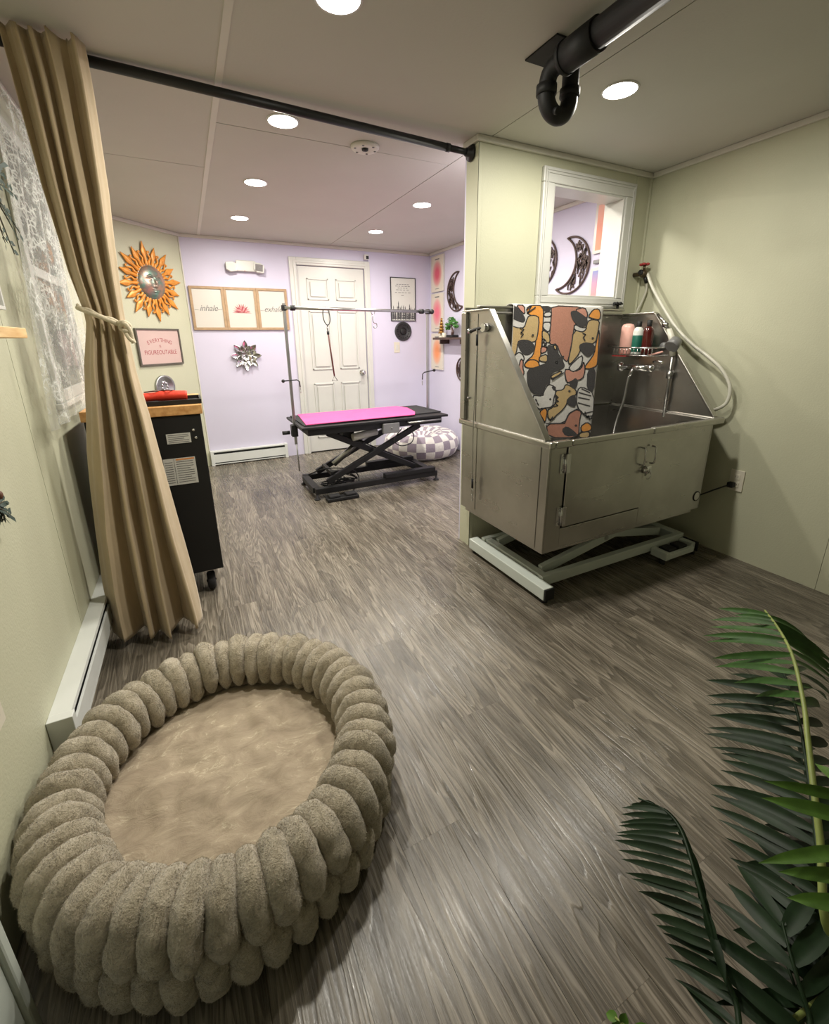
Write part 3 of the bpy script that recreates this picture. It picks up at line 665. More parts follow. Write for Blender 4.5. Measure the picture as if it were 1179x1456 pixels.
# splash panels
def side_panel(x, nm, d):
    R = Matrix(((0, 0, 1, x), (1, 0, 0, 0), (0, 1, 0, 0), (0, 0, 0, 1)))     # a -> y, b -> z, c -> x
    poly = [(1.425, .838), (2.10, .838), (2.10, 1.40), (1.868, 1.402)]
    p = MB().prism(poly, 0, .010).build(nm, ST, tub, xf=R)
    e = Vector((0, 1.868-1.425, 1.402-.838)).normalized()
    n_ = Vector((0, -e.z, e.y)); off = x+.005
    MB().bar((off, 1.418, .838), (off, 1.862, 1.404), .034, .012, n_).build('edge_flange', ST, p, bev=.003)
    MB().box(off-.017, off+.017, 1.862, 2.10, 1.4025, 1.411).build('edge_flange', ST, p, bev=.002)
    MB().box(x-.016 if d < 0 else x+.010, x if d < 0 else x+.026, 2.055, 2.10, .8385, 1.402).build('edge_flange', ST, p, bev=.003)
    return p
lp = side_panel(1.352, 'splash_panel', -1); rp = side_panel(2.566, 'splash_panel', 1)
MB().box(1.3625, 2.5655, 2.10, 2.112, .838, 1.428).build('back_panel', ST, tub)
MB().box(1.44, 2.5655, 2.078, 2.116, 1.4285, 1.440).build('back_flange', ST, tub, bev=.003)
MB().tube([(1.50, 2.085, 1.404), (2.55, 2.085, 1.404)], .006, 8).build('towel_ledge', ST, tub)
# fold line on the left skirt
MB().box(TX0-.0025, TX0-.0005, 1.965, 1.975, TZ0+.02, .80).build('seam_rib', ST, tub)
MB().box(1.3495, 1.3515, 1.965, 1.975, .84, 1.39).build('seam_rib', ST, lp)
MB().box(TX0-.003, TX0-.0005, TY0+.05, TY0+.056, TZ0, .80).build('seam_rib', ST, tub)
# hinges, latch, handles, drain cap
for z in (.725, .47):
    h = MB().cyl((1.459, fy0-.010, z-.045), (1.459, fy0-.010, z+.045), .006, n=10).build('hinge', 'chrome', dr)
    MB().box(1.434, 1.456, fy0-.005, fy0-.0003, z-.045, z+.045).build('hinge_leaf', 'chrome', h); MB().box(1.462, 1.486, fy0-.0125, fy0-.0085, z-.045, z+.045).build('hinge_leaf', 'chrome', h)
    for dz in (-.03, .03): MB().lathe([(0, -.004), (.004, -.004), (.005, 0)], (1.445, fy0-.005, z+dz), 'y', 8).build('screw', 'chrome', h)
for x, z in ((1.968, .69), (2.045, .69)):
    MB().tube(smooth_path([(x, fy0-.008, z+.05), (x, fy0-.032, z+.04), (x, fy0-.032, z-.03), (x, fy0-.008, z-.04)], 5), .0045, 8).build('handle', 'chrome', dr if x < 2.01 else tub)
lt = MB().lathe([(0, -.02), (.016, -.02), (.020, -.012), (.020, 0)], (2.012, fy0-.0085, .618), 'y').build('latch', 'chrome', dr)
MB().bar((2.012, fy0-.026, .618), (1.985, fy0-.034, .598), .008, .008).build('latch_lever', 'chrome', lt)
MB().box(2.02, 2.055, fy0-.016, fy0-.0005, .60, .635).build('latch_keeper', 'chrome', tub, bev=.003)
MB().tube(smooth_path([(2.02, fy0-.02, .62), (2.035, fy0-.03, .60), (2.03, fy0-.028, .575), (2.018, fy0-.02, .572)], 4), .003, 6).build('latch_hook', 'chrome', lt)
cap = MB().lathe([(0, -.004), (.018, -.005), (.024, -.003), (.025, 0)], (2.515, fy0-.0005, .385), 'y').build('drain_cap', 'white_plastic', tub)
MB().lathe([(.0255, -.003), (.029, -.003), (.030, 0)], (2.515, fy0-.0005, .385), 'y').build('gasket_recess_shade', 'black_rubber', cap)
# tether on the left panel
ar = MB().cyl((1.3505, 1.884, 1.321), (1.322, 1.884, 1.321), .021).build('tether_mount', 'chrome', tub)
MB().tube([(1.332, 1.884, 1.321), (1.322, 1.93, 1.316), (1.318, 1.985, 1.305)], .008, 10).build('hook_arm', 'black_metal', ar)
MB().lathe([(0, 0), (.012, 0), (.013, .012), (0, .012)], (1.318, 1.98, 1.306), 'y', 12).build('arm_tip', 'chrome', ar)
MB().tube(smooth_path([(1.318, 1.925, 1.312), (1.322, 1.926, 1.27), (1.324, 1.935, 1.0), (1.328, 1.95, .83), (1.332, 1.952, .60), (1.334, 1.953, .50)], 5), .0028, 6).build('tether_cable', 'satin_metal', ar)
MB().cyl((1.320, 1.926, 1.29), (1.322, 1.927, 1.235), .006, n=8).build('cable_sleeve', 'black_rubber', ar); MB().cyl((1.334, 1.953, .52), (1.335, 1.953, .465), .006, n=8).build('cable_sleeve', 'black_rubber', ar)
MB().tube([(1.335+.0*i, 1.953+.008*sin(2*pi*i/12), .44+.020*cos(2*pi*i/12)) for i in range(12)], .003, 6, True).build('snap_hook', 'chrome', ar)
MB().tube([(1.337, 1.953+.006*sin(2*pi*i/12), .402+.016*cos(2*pi*i/12)) for i in range(12)], .0025, 6, True).build('snap_ring', 'chrome', ar)
MB().lathe([(0, -.012), (.006, -.012), (.006, 0)], (1.3515, 2.03, .96), 'x', 8).build('stud', 'chrome', lp)
# lift base
WE = 'white_enamel'
fb = MB().box(1.405, 1.468, 1.415, 2.075, .025, .088).build('foot_beam', WE, tub, bev=.004)
MB().box(1.407, 1.466, 1.406, 1.4145, .027, .086).build('end_plug', 'black_plastic', fb)
for y in (1.445, 2.045): MB().cyl((1.437, y, 0), (1.437, y, .0248), .020, .016).build('levelling_foot', 'black_rubber', fb)
b2 = MB().box(2.36, 2.62, 1.45, 2.075, .025, .05)
MB().box(1.4685, 2.61, 1.495, 1.530, .045, .10).build('base_rail', WE, tub, bev=.003)
MB().box(1.4685, 2.61, 2.0, 2.035, .045, .10).build('base_rail', WE, tub, bev=.003)
MB().box(2.556, 2.61, 1.5305, 1.9995, .045, .10).build('cross_beam', WE, tub, bev=.003)
MB().box(1.475, 1.52, 1.5305, 1.9995, .05, .098).build('cross_beam', WE, tub, bev=.003)
# foot pedal bracket at the right end
pb = MB().box(2.30, 2.335, 1.39, 1.49, .03, .075).build('pedal_bracket', WE, tub, bev=.003)
MB().box(2.56, 2.595, 1.41, 1.49, .03, .075).build('bracket_arm', WE, pb, bev=.003); MB().box(2.3355, 2.5595, 1.392, 1.415, .03, .062).build('bracket_bar', WE, pb, bev=.003)
for x in (2.302, 2.578): MB().cyl((x+.012, 1.42, 0), (x+.012, 1.42, .0298), .017).build('levelling_foot', 'black_rubber', pb)
for x in (2.36, 2.46): MB().box(x, x+.075, 1.42, 1.485, .04, .072).build('foot_pedal', 'black_rubber', pb, bev=.006)
MB().box(2.594, 2.604, 1.395, 1.49, .022, .08).build('end_plug', 'black_plastic', pb)
# scissor arms
for y in (1.58, 1.95):
    MB().bar((1.53, y, .085), (2.46, y, .262), .03, .05).build('scissor_arm', WE, tub, bev=.003)
    MB().bar((2.53, y+(.034 if y < 1.8 else -.034), .085), (1.60, y+(.034 if y < 1.8 else -.034), .262), .03, .05).build('scissor_arm', WE, tub, bev=.003)
MB().cyl((1.995, 1.56, .174), (1.995, 1.97, .174), .014).build('pivot_shaft', 'satin_metal', tub)
MB().cyl((1.75, 1.765, .13), (2.25, 1.765, .20), .026).build('actuator', 'black_metal', tub)
MB().box(1.48, 2.56, 1.56, 1.62, .262, .2765).build('upper_rail', WE, tub); MB().box(1.48, 2.56, 1.91, 1.97, .262, .2765).build('upper_rail', WE, tub)

# ================================================================== TOWEL
tw = thing('towel', 'terry towel printed with cartoon dogs and cats draped over the tub back', 'towel', (2.02, 2.09, .70))
TYF = 2.068
def tpx(a, b, y=TYF): return ony(700+a/6.55, 420+b/6.55, y)
tl, trr, bl, br = tpx(168, 88), tpx(1012, 112), tpx(165, 1330), tpx(925, 1340)
x0, x1 = (tl.x+bl.x)/2, (trr.x+br.x)/2
ZT = 1.452
def towel_pt(u, v):
    x = lerp(x0, x1, u); s_ = v
    if v < .82: z = lerp(.66, ZT-.012, v/.82); y = TYF
    elif v < .9: a = (v-.82)/.08*pi; y = TYF+.032-.032*cos(a); z = ZT-.012+.012*sin(a)
    else: y = TYF+.064; z = lerp(ZT-.012, 1.36, (v-.9)/.1); y = min(y, 2.132)
    return Vector((x, y+(.0), z))
tb_ = MB().grid(towel_pt, 24, 60).build('cloth', 'terry_white', tw)
s_ = tb_.modifiers.new('thick', 'SOLIDIFY'); s_.thickness = .004; s_.offset = 1
PR = [
 ('brown', [(550, 95), (860, 110), (890, 180), (870, 240), (770, 250), (745, 430), (710, 600), (690, 620), (640, 560), (600, 450), (545, 460), (530, 430), (545, 260), (550, 190)]),
 ('orange', [(360, 92), (470, 95), (480, 170), (455, 560), (430, 640), (390, 680), (330, 670), (300, 640), (330, 600), (380, 560), (400, 480), (410, 380), (440, 200), (330, 180), (320, 120)]),
 ('tan', [(340, 190), (400, 185), (440, 210), (420, 400), (390, 440), (240, 430), (225, 540), (200, 565), (168, 600), (168, 285), (250, 305), (300, 300), (320, 230)]),
 ('pink', [(225, 90), (300, 92), (305, 180), (260, 140)]),
 ('black', [(172, 90), (225, 100), (300, 190), (312, 235), (285, 258), (172, 212)]),
 ('black', [(230, 430), (270, 410), (350, 415), (400, 470), (390, 520), (340, 560), (290, 555), (250, 500)]),
 ('white', [(200, 570), (250, 525), (290, 560), (300, 600), (260, 640), (240, 690)]),
 ('pink', [(245, 680), (265, 590), (290, 610), (285, 680), (298, 720), (282, 760), (262, 730)]),
 ('orange', [(300, 640), (340, 600), (400, 600), (430, 620), (440, 655), (490, 690), (420, 675), (340, 678), (305, 665)]),
 ('white', [(475, 250), (550, 250), (530, 350), (470, 305)]), ('tan', [(465, 320), (530, 355), (540, 440), (500, 440), (465, 400)]),
 ('white', [(462, 400), (490, 410), (510, 450), (470, 500)]), ('pink', [(455, 480), (505, 470), (510, 520), (450, 545)]), ('tan', [(440, 570), (512, 545), (515, 625), (435, 610)]),
 ('black', [(445, 98), (545, 98), (540, 150), (490, 155)]), ('white', [(482, 160), (550, 152), (550, 195), (480, 200)]),
 ('black', [(320, 690), (420, 660), (520, 620), (510, 500), (520, 455), (560, 470), (600, 445), (625, 570), (675, 560), (655, 600), (680, 660), (650, 690), (560, 720), (540, 770), (540, 830), (500, 830), (470, 940), (360, 910), (325, 830)]),
 ('tan', [(565, 470), (593, 460), (600, 500), (580, 508)]), ('white', [(588, 625), (598, 614), (609, 625), (598, 637)]),
 ('orange', [(890, 200), (940, 130), (990, 125), (1010, 170), (1000, 230), (930, 215)]),
 ('tan', [(755, 330), (870, 310), (890, 240), (930, 225), (1000, 235), (985, 330), (960, 450), (840, 455), (810, 470), (820, 530), (720, 650), (705, 610), (735, 480)]),
 ('orange', [(1000, 290), (982, 600), (972, 660), (905, 685), (860, 680), (870, 650), (910, 600), (950, 540), (962, 460)]),
 ('pink', [(765, 135), (860, 110), (888, 170), (880, 215), (830, 180)]),
 ('black', [(725, 150), (770, 138), (830, 170), (890, 220), (880, 280), (830, 300), (770, 260), (740, 215)]), ('white', [(765, 268), (830, 302), (880, 300), (860, 330), (830, 342), (760, 320)]),
 ('black', [(805, 460), (860, 435), (930, 445), (960, 480), (945, 530), (900, 580), (860, 560), (820, 510)]),
 ('pink', [(670, 690), (720, 690), (770, 710), (830, 680), (850, 610), (865, 700), (840, 780), (740, 800), (690, 815)]),
 ('white', [(712, 665), (830, 555), (842, 590), (820, 670), (760, 712), (725, 700)]),
 ('black', [(882, 690), (966, 670), (947, 905), (878, 880)]),
 ('tan', [(545, 745), (645, 700), (640, 730), (550, 780)]),
 ('tan', [(580, 890), (660, 880), (680, 830), (710, 835), (780, 880), (780, 930), (700, 960), (690, 1020), (640, 1080), (590, 1120), (560, 1160), (520, 1150), (512, 1070), (560, 1045), (600, 980)]),
 ('black', [(710, 805), (745, 790), (775, 765), (800, 800), (780, 870), (740, 870)]), ('black', [(700, 960), (735, 930), (775, 925), (780, 1040), (730, 1035), (690, 1000)]),
 ('white', [(475, 900), (520, 825), (580, 850), (590, 900), (570, 960), (560, 1040), (470, 1050), (420, 1060), (362, 930), (470, 938)]),
 ('black', [(525, 968), (538, 952), (551, 968), (538, 982)]), ('black', [(545, 850), (590, 845), (590, 885), (570, 890)]),
 ('white', [(790, 880), (830, 850), (950, 910), (935, 1150), (870, 1130), (780, 1030)]),
 ('brown', [(500, 1195), (670, 1190), (710, 1100), (780, 1060), (830, 1080), (810, 1170), (800, 1325), (520, 1325)]),
 ('orange', [(432, 1090), (490, 1045), (512, 1080), (490, 1190), (470, 1150)]),
 ('black', [(640, 1250), (690, 1212), (770, 1270), (795, 1305), (680, 1315)]), ('orange', [(820, 1220), (880, 1178), (925, 1215), (915, 1260), (830, 1275)]), ('tan', [(810, 1280), (905, 1265), (900, 1325), (805, 1325)]),
]
LN = [[(262, 300), (290, 320), (265, 345), (285, 362), (268, 385)], [(840, 350), (865, 365), (845, 392), (860, 420)], [(465, 400), (485, 415), (470, 435), (500, 450), (480, 470), (510, 480)],
      [(555, 790), (660, 720)], [(320, 125), (360, 100), (330, 160), (400, 110)], [(830, 870), (905, 905)], [(805, 905), (915, 935)], [(800, 950), (900, 970)], [(795, 1000), (905, 1030)], [(850, 1100), (935, 1080)], [(870, 1130), (930, 1120)], [(860, 1085), (880, 1140), (890, 1120), (905, 1155)],
      [(590, 930), (610, 950), (585, 965), (612, 985), (580, 1000), (605, 1025), (570, 1035)], [(400, 965), (412, 985)], [(415, 1000), (428, 1022)], [(560, 1130), (535, 1165), (580, 1135)], [(500, 1195), (670, 1190), (712, 1100), (782, 1060), (830, 1080)]]
dots = [(375, 370), (932, 398), (775, 1210), (715, 890)]
order = ['white', 'black', 'tan', 'orange', 'brown', 'pink']; pm_ = MB(); lay = 0
def addpoly(poly, mi, off):
    pm_.cur = mi; pts = [tpx(a, b, TYF-.0045) for a, b in poly]; pts = [Vector((min(max(p.x, x0+.001), x1-.001), TYF-.0045-off, p.z)) for p in pts]
    nrm = sum(((pts[i].x*pts[(i+1) % len(pts)].z-pts[(i+1) % len(pts)].x*pts[i].z) for i in range(len(pts))), 0)
    if nrm < 0: pts.reverse()
    pm_._a(pts, [list(range(len(pts)))])
def addline(pts, w, off, closed=False):
    n = len(pts)
    for i in range(n if closed else n-1):
        a, b = Vector(pts[i]), Vector(pts[(i+1) % n]); d = (b-a)
        if d.length < 1: continue
        d.normalize(); nn = Vector((-d.y, d.x))*w/2; a = a-d*w*.3; b = b+d*w*.3
        addpoly([a+nn, b+nn, b-nn, a-nn], 1, off)
def rounded(poly):
    out = []; n = len(poly)
    for i in range(n):
        a, b = Vector(poly[i]), Vector(poly[(i+1) % n]); out += [a.lerp(b, .22), a.lerp(b, .78)]
    return out
for c_, poly in PR:
    lay += 1; rp_ = rounded(poly); addpoly(rp_, order.index(c_), lay*.00008)
    if c_ != 'black': addline(rp_, 11, lay*.00008+.00004, True)
for l in LN: addline(l, 11, .0042)
for x, y in dots: addpoly([(x+12*cos(k*pi/4), y+10*sin(k*pi/4)) for k in range(8)], 1, .0043)
pm_.build('print', ['terry_'+k for k in order], tw)

# ================================================================== PLUMBING AT THE TUB
pv = thing('water_valve', 'brass wall valve with a red handle beside the pass-through', 'valve', (2.69, YP, 1.66))
MB().cyl((2.69, YP-.0005, 1.655), (2.69, 2.06, 1.655), .014).build('stub_pipe', 'brass_dark', pv)
MB().ell((2.69, 2.075, 1.655), (.026, .026, .026)).build('valve_body', 'brass_dark', pv)
MB().cyl((2.655, 2.075, 1.665), (2.725, 2.075, 1.640), .015, n=12).build('coupling', 'black_metal', pv); MB().cyl((2.69, 2.075, 1.675), (2.69, 2.075, 1.705), .008).build('stem', 'brass_dark', pv)
for a in range(4): MB().ell((2.69+.018*cos(a*pi/2+.4), 2.075+.018*sin(a*pi/2+.4), 1.71), (.014, .014, .009), 12, 8).build('handle_lobe', 'red_handle', pv)
MB().cyl((2.70, 2.07, 1.64), (2.712, 2.06, 1.60), .013, n=10).build('outlet_nut', 'black_metal', pv)
hs = tag(MB().tube(smooth_path([(2.70, 2.055, 1.655), (2.685, 1.99, 1.56), (2.68, 1.888, 1.429), (2.68, 1.79, 1.315), (2.68, 1.677, 1.221), (2.68, 1.575, 1.155), (2.685, 1.49, 1.085), (2.69, 1.435, .996), (2.69, 1.435, .91), (2.685, 1.48, .865), (2.68, 1.55, .84), (2.67, 1.66, .80)]), .0095, 12).build('water_hose', 'hose_white'), 'thick pale flexible hose looping from the valve down past the tub side', 'hose')
hs2 = tag(MB().tube(smooth_path([(2.712, 2.06, 1.60), (2.722, 2.065, 1.55), (2.715, 2.085, 1.48), (2.70, 2.10, 1.42), (2.69, 2.115, 1.30)]), .0065, 10).build('supply_hose', 'hose_white'), 'short pale hose hanging from the valve behind the tub', 'hose')
kb = thing('clamp_knob', 'black plastic clamp knobs on the back edge of the tub', 'clamp', (2.50, 2.10, 1.441))
MB().cyl((2.51, 2.095, 1.441), (2.51, 2.095, 1.463), .008).build('stem', 'black_metal', kb)
for a in range(5): MB().ell((2.51+.022*cos(a*1.2566), 2.095+.014*sin(a*1.2566), 1.474), (.013, .011, .010), 10, 8).build('lobe', 'black_plastic', kb)
MB().bar((2.475, 2.095, 1.465), (2.55, 2.095, 1.472), .012, .010).build('lever', 'black_plastic', kb)
# caddy on the right splash panel
cd = thing('bottle_caddy', 'chrome wire caddy holding bottles on the tub right panel', 'caddy', (2.50, 1.90, 1.165))
CXA, CXB, CYA, CYB, CZ = 2.435, 2.562, 1.745, 2.035, 1.160
for z in (CZ, CZ+.045): MB().tube([(CXA, CYA, z), (CXB, CYA, z), (CXB, CYB, z), (CXA, CYB, z)], .0045 if z > CZ else .003, 8, True).build('wire_frame', 'chrome', cd)
for i in range(12): y = lerp(CYA, CYB, (i+.5)/12); MB().tube([(CXA, y, CZ+.045), (CXA, y, CZ), (CXB, y, CZ)], .002, 6).build('wire', 'chrome', cd)
for y in (1.78, 2.0): MB().lathe([(0, -.014), (.016, -.014), (.022, 0)], (2.5655, y, 1.215), 'x', 14).build('suction_cup', 'grey_plastic', cd)
MB().box(CXA-.002, CXA+.03, 1.93, 2.03, CZ-.008, CZ-.0035).build('soap_bar_tray', 'red_handle', cd)
def bottle(name, label, x, y, prof, mats, capcol, n=24, sx=1.0, lab=None):
    t = thing(name, label, 'bottle', (x, y, CZ+.004), 'bottles in the tub caddy')
    R = Matrix.Translation((x, y, CZ+.004)) @ Matrix.Diagonal((1, sx, 1, 1))
    MB().lathe(prof, (0, 0, 0), n=n).build('body', mats, t, xf=R)
    return t
b = bottle('shampoo_bottle', 'pink rounded bottle at the back of the wire caddy', 2.495, 1.985, [(0, 0), (.028, 0), (.033, .006), (.034, .09), (.033, .16), (.026, .178), (.010, .184), (0, .184)], 'bottle_pink', None, sx=1.25)
b = bottle('shampoo_bottle', 'white bottle with green label and black cap in the caddy', 2.49, 1.905, [(0, 0), (.027, 0), (.029, .005), (.029, .135), (.022, .155), (.012, .162), (0, .162)], 'bottle_white', None)
MB().lathe([(.0294, .015), (.0298, .016), (.0298, .112), (.0294, .113)], (2.49, 1.905, CZ+.004)).build('wrap_label', 'label_green', b); MB().lathe([(.014, .163), (.0145, .165), (.0145, .193), (.012, .195), (0, .195)], (2.49, 1.905, CZ+.004)).build('cap', 'black_plastic', b)
b = bottle('shampoo_bottle', 'dark red bottle with a black cap in the caddy', 2.485, 1.832, [(0, 0), (.028, 0), (.030, .005), (.030, .135), (.024, .155), (.012, .164), (0, .164)], 'bottle_red', None)
MB().lathe([(.014, .165), (.0145, .167), (.0145, .197), (.012, .199), (0, .199)], (2.485, 1.832, CZ+.004)).build('cap', 'black_plastic', b)
fc = thing('tub_faucet', 'chrome wall faucet with lever below the bottle caddy', 'faucet', (2.56, 1.90, 1.08))
MB().cyl((2.50, 1.80, 1.085), (2.50, 2.00, 1.085), .018).build('mixer_body', 'chrome', fc); MB().ell((2.50, 2.005, 1.085), (.03, .026, .03)).build('handle_knob', 'chrome', fc); MB().ell((2.50, 1.795, 1.085), (.024, .022, .024)).build('handle_knob', 'chrome', fc)
for y in (1.83, 1.97): MB().cyl((2.5655, y, 1.085), (2.50, y, 1.085), .013, n=12).build('inlet', 'chrome', fc)
MB().cyl((2.49, 1.905, 1.085), (2.47, 1.915, 1.035), .011, n=10).build('outlet', 'chrome', fc); MB().tube([(2.48, 1.77, 1.125), (2.46, 1.73, 1.13), (2.45, 1.69, 1.125)], .007, 8).build('lever', 'chrome', fc)
tag(MB().tube(smooth_path([(2.468, 1.916, 1.033), (2.462, 1.918, .98), (2.452, 1.92, .88), (2.42, 1.93, .74), (2.36, 1.90, .60), (2.28, 1.85, .50)]), .009, 10).build('faucet_hose', 'satin_metal'), 'grey flexible hose running from the faucet into the tub', 'hose')
sh = thing('shower_sprayer', 'hand shower on a slide bar at the right tub panel', 'shower', (2.55, 1.70, .86))
MB().cyl((2.545, 1.70, .80), (2.545, 1.70, 1.23), .009, n=10).build('slide_bar', 'satin_metal', sh)
MB().cyl((2.545, 1.70, 1.03), (2.545, 1.70, 1.075), .018, n=12).build('slide_bracket', 'satin_metal', sh)
MB().tube([(2.545, 1.70, 1.16), (2.535, 1.71, 1.25), (2.528, 1.735, 1.31)], [.016, .018, .014], 12).build('handle', 'hose_white', sh)
MB().tube([(2.545, 1.69, 1.245), (2.505, 1.69, 1.21)], [.032, .038], 16).build('spray_head', 'grey_plastic', sh); MB().tube([(2.528, 1.735, 1.31), (2.53, 1.78, 1.36), (2.545, 1.83, 1.395)], .010, 10).build('hose_elbow', 'chrome', sh)
MB().ell((2.53, 1.76, 1.335), (.018, .022, .018)).build('joint', 'chrome', sh)
rz = tag(MB().bar((2.45, 1.70, 1.185), (2.47, 1.80, 1.16), .012, .010).build('nail_brush', 'bottle_pink', bev=.003), 'small pink brush resting at the end of the caddy', 'brush')
# outlet and cord on the right wall
def outlet(xf, label, plug=False, kind='outlet'):
    t = thing('wall_outlet' if kind == 'outlet' else 'light_switch', label, kind if kind == 'outlet' else 'switch', xf.translation)
    MB().box(-.037, .037, -.062, .062, 0, .006).build('cover_plate', 'cream_plastic', t, xf=xf, bev=.002)
    if kind == 'outlet':
        for b in (-.023, .023):
            r = MB().box(-.017, .017, b-.016, b+.016, .0062, .009).build('receptacle', 'cream_plastic', t, xf=xf, bev=.003)
            for a in (-.007, .007): MB().box(a-.001, a+.001, b-.004, b+.006, .0091, .0095).build('slot', 'slot_dark', r, xf=xf)
    else: MB().box(-.016, .016, -.033, .033, .0062, .010).build('rocker', 'white_plastic', t, xf=xf, bev=.002)
    return t
outlet(RIGHT(1.333, .465), 'cream wall outlet with a black plug to the right of the tub')
cdp = thing('power_cord', 'black power cord plugged into the outlet beside the tub', 'cord', (XR-.02, 1.34, .44))
MB().box(XR-.045, XR-.0108, 1.330, 1.362, .425, .455).build('plug', 'black_plastic', cdp, bev=.004)
MB().tube(smooth_path([(XR-.045, 1.348, .438), (XR-.07, 1.37, .425), (2.64, 1.44, .37), (2.585, 1.52, .31), (2.57, 1.62, .26), (2.55, 1.7, .22)]), .0045, 8).build('cable', 'black_plastic', cdp)

# ================================================================== CEILING DRAIN PIPE
pp = thing('drain_pipe', 'black plastic drain pipe with a U-shaped trap under the ceiling', 'pipe', (1.29, 1.43, ZC))
PXX = 1.285; ZPP = ZC-.062
MB().cyl((PXX-.01, YB+.002, ZPP), (PXX, 1.27, ZPP), .040, n=24).build('pipe', 'black_plastic', pp)
MB().cyl((PXX, 1.255, ZPP), (PXX, 1.40, ZPP), .047, n=24).build('coupling', 'black_plastic', pp)
MB().cyl((PXX, 1.385, ZPP), (PXX, 1.40, ZPP), .050, n=24).build('collar', 'black_plastic', pp)
tc_ = Vector((1.335, 1.47, ZC-.115))
upt = [Vector((PXX, 1.385, ZPP)), Vector((PXX, 1.44, ZPP)), Vector((PXX-.002, 1.468, ZPP-.015)), Vector((PXX-.003, 1.478, ZPP-.05))]
for i in range(13):
    a = pi+pi*i/12; upt.append(Vector((PXX+.052+.055*cos(a), 1.478, ZC-.130+.058*sin(a))))
upt += [Vector((PXX+.107, 1.478, ZC-.07)), Vector((PXX+.107, 1.478, ZC-.002))]
MB().tube(smooth_path(upt, 3), .030, 18).build('trap', 'black_plastic', pp)
for p, q in (((PXX-.003, 1.478, ZC-.135), (PXX-.003, 1.478, ZC-.105)), ((PXX+.107, 1.478, ZC-.12), (PXX+.107, 1.478, ZC-.095))): MB().cyl(p, q, .036, n=18).build('slip_nut', 'black_plastic', pp)
MB().cyl((PXX+.02, 1.45, ZC-.188), (PXX+.015, 1.43, ZC-.196), .012, n=10).build('cleanout_plug', 'black_plastic', pp)
MB().box(1.245, 1.43, 1.40, 1.56, ZC-.006, ZC-.0004).build('cover_plate', 'slot_dark', pp)

# ================================================================== GROOMING TABLE
gt = thing('grooming_table', 'black scissor-lift grooming table with overhead arm in the lilac room', 'table', (1.38, 3.69, 0))
BM = 'black_metal'
GX0, GX1, GY0, GY1, GZ = .722, 2.035, 3.39, 4.0, .62
MB().box(GX0, GX1, GY0, GY1, GZ-.02, GZ).build('tabletop', BM, gt, bev=.004)
MB().box(GX0+.05, GX1-.05, GY0+.03, GY1-.03, GZ-.075, GZ-.0205).build('top_frame', BM, gt, bev=.004)
MB().prism([(GX0+.03, GY0+.05), (GX1+.0, GY0+.13), (GX1-.02, GY1-.02), (GX1-.07, GY1-.01), (GX0+.03, GY1-.02)], GZ+.0005, GZ+.010).build('rubber_surface', 'black_rubber', gt)
MB().tube([(GX1-.40, GY0-.015, GZ-.04), (GX1-.08, GY0-.015, GZ-.035)], .008, 8).build('front_rail', 'satin_metal', gt)
for x, y0 in ((GX1-.40, GY0), (GX1-.08, GY0)): MB().cyl((x, GY0-.015, GZ-.038), (x, GY0+.035, GZ-.038), .006, n=8).build('rail_bracket', 'satin_metal', gt)
FX0, FX1, FY0, FY1 = .80, 1.95, 3.43, 3.92
for y in (FY0, FY1-.05):
    MB().box(FX0, FX1, y, y+.05, .045, .095).build('base_rail', BM, gt, bev=.004)
    MB().box(FX0+.62, FX1-.03, y+(.0 if y > 3.6 else -.012), y+(.062 if y > 3.6 else .05), .0955, .135).build('roller_channel', BM, gt, bev=.004)
for x in (FX0-.012, FX1-.06): MB().box(x, x+.06, FY0+.0505, FY1-.0505, .047, .093).build('base_crossbar', BM, gt, bev=.004)
for x in (FX0+.01, FX1-.01):
    for y in (FY0+.01, FY1-.01): MB().lathe([(0, 0), (.026, 0), (.026, .010), (.010, .014), (.010, .0448), (0, .0448)], (x, y, 0), n=16).build('levelling_foot', 'black_rubber', gt)
for y, d in ((FY0+.075, .048), (FY1-.075, -.048)):
    MB().bar((FX0+.12, y, .12), (1.80, y, GZ-.09), .034, .05).build('scissor_arm', BM, gt, bev=.004)
    MB().bar((FX1-.18, y+d, .13), (.96, y+d, GZ-.09), .034, .05).build('scissor_arm', BM, gt, bev=.004)
MB().cyl((1.37, FY0+.06, .335), (1.37, FY1-.06, .335), .016).build('pivot_shaft', 'satin_metal', gt)
MB().bar((1.28, FY0+.12, .40), (1.28, FY1-.12, .40), .03, .03).build('arm_brace', BM, gt); MB().bar((.98, FY0+.1, .18), (.98, FY1-.1, .18), .03, .03).build('arm_brace', BM, gt)
MB().cyl((1.03, 3.67, .22), (1.36, 3.67, .46), .026).build('actuator', 'satin_metal', gt)
MB().cyl((1.17, 3.52, .475), (1.40, 3.55, .50), .032).build('motor', 'white_plastic', gt); MB().box(1.10, 1.20, 3.56, 3.66, .45, .54).build('motor_gearbox', 'black_plastic', gt, bev=.006)
MB().box(1.40, 1.55, GY0-.006, GY0+.0295, GZ-.115, GZ-.03).build('control_box', 'grey_plastic', gt, bev=.004); MB().lathe([(0, -.006), (.006, -.006), (.007, 0)], (1.475, GY0-.0062, GZ-.07), 'y', 10).build('button', 'satin_metal', gt)
MB().tube(smooth_path([(1.58, GY0+.02, GZ-.09), (1.50, GY0+.01, .44), (1.56, GY0, .385), (1.66, GY0, .40), (1.69, GY0+.01, .47), (1.64, GY0+.03, .53)]), .0045, 8).build('control_cable', 'black_plastic', gt)
fp = MB().box(.865, 1.135, FY0-.115, FY0-.03, .004, .03).build('foot_control', 'black_plastic', gt, bev=.005)
for x in (.885, 1.025): MB().box(x, x+.09, FY0-.105, FY0-.04, .0305, .052).build('pedal', 'black_rubber', fp, bev=.006)
m = MB(); rnd = random.Random(3)
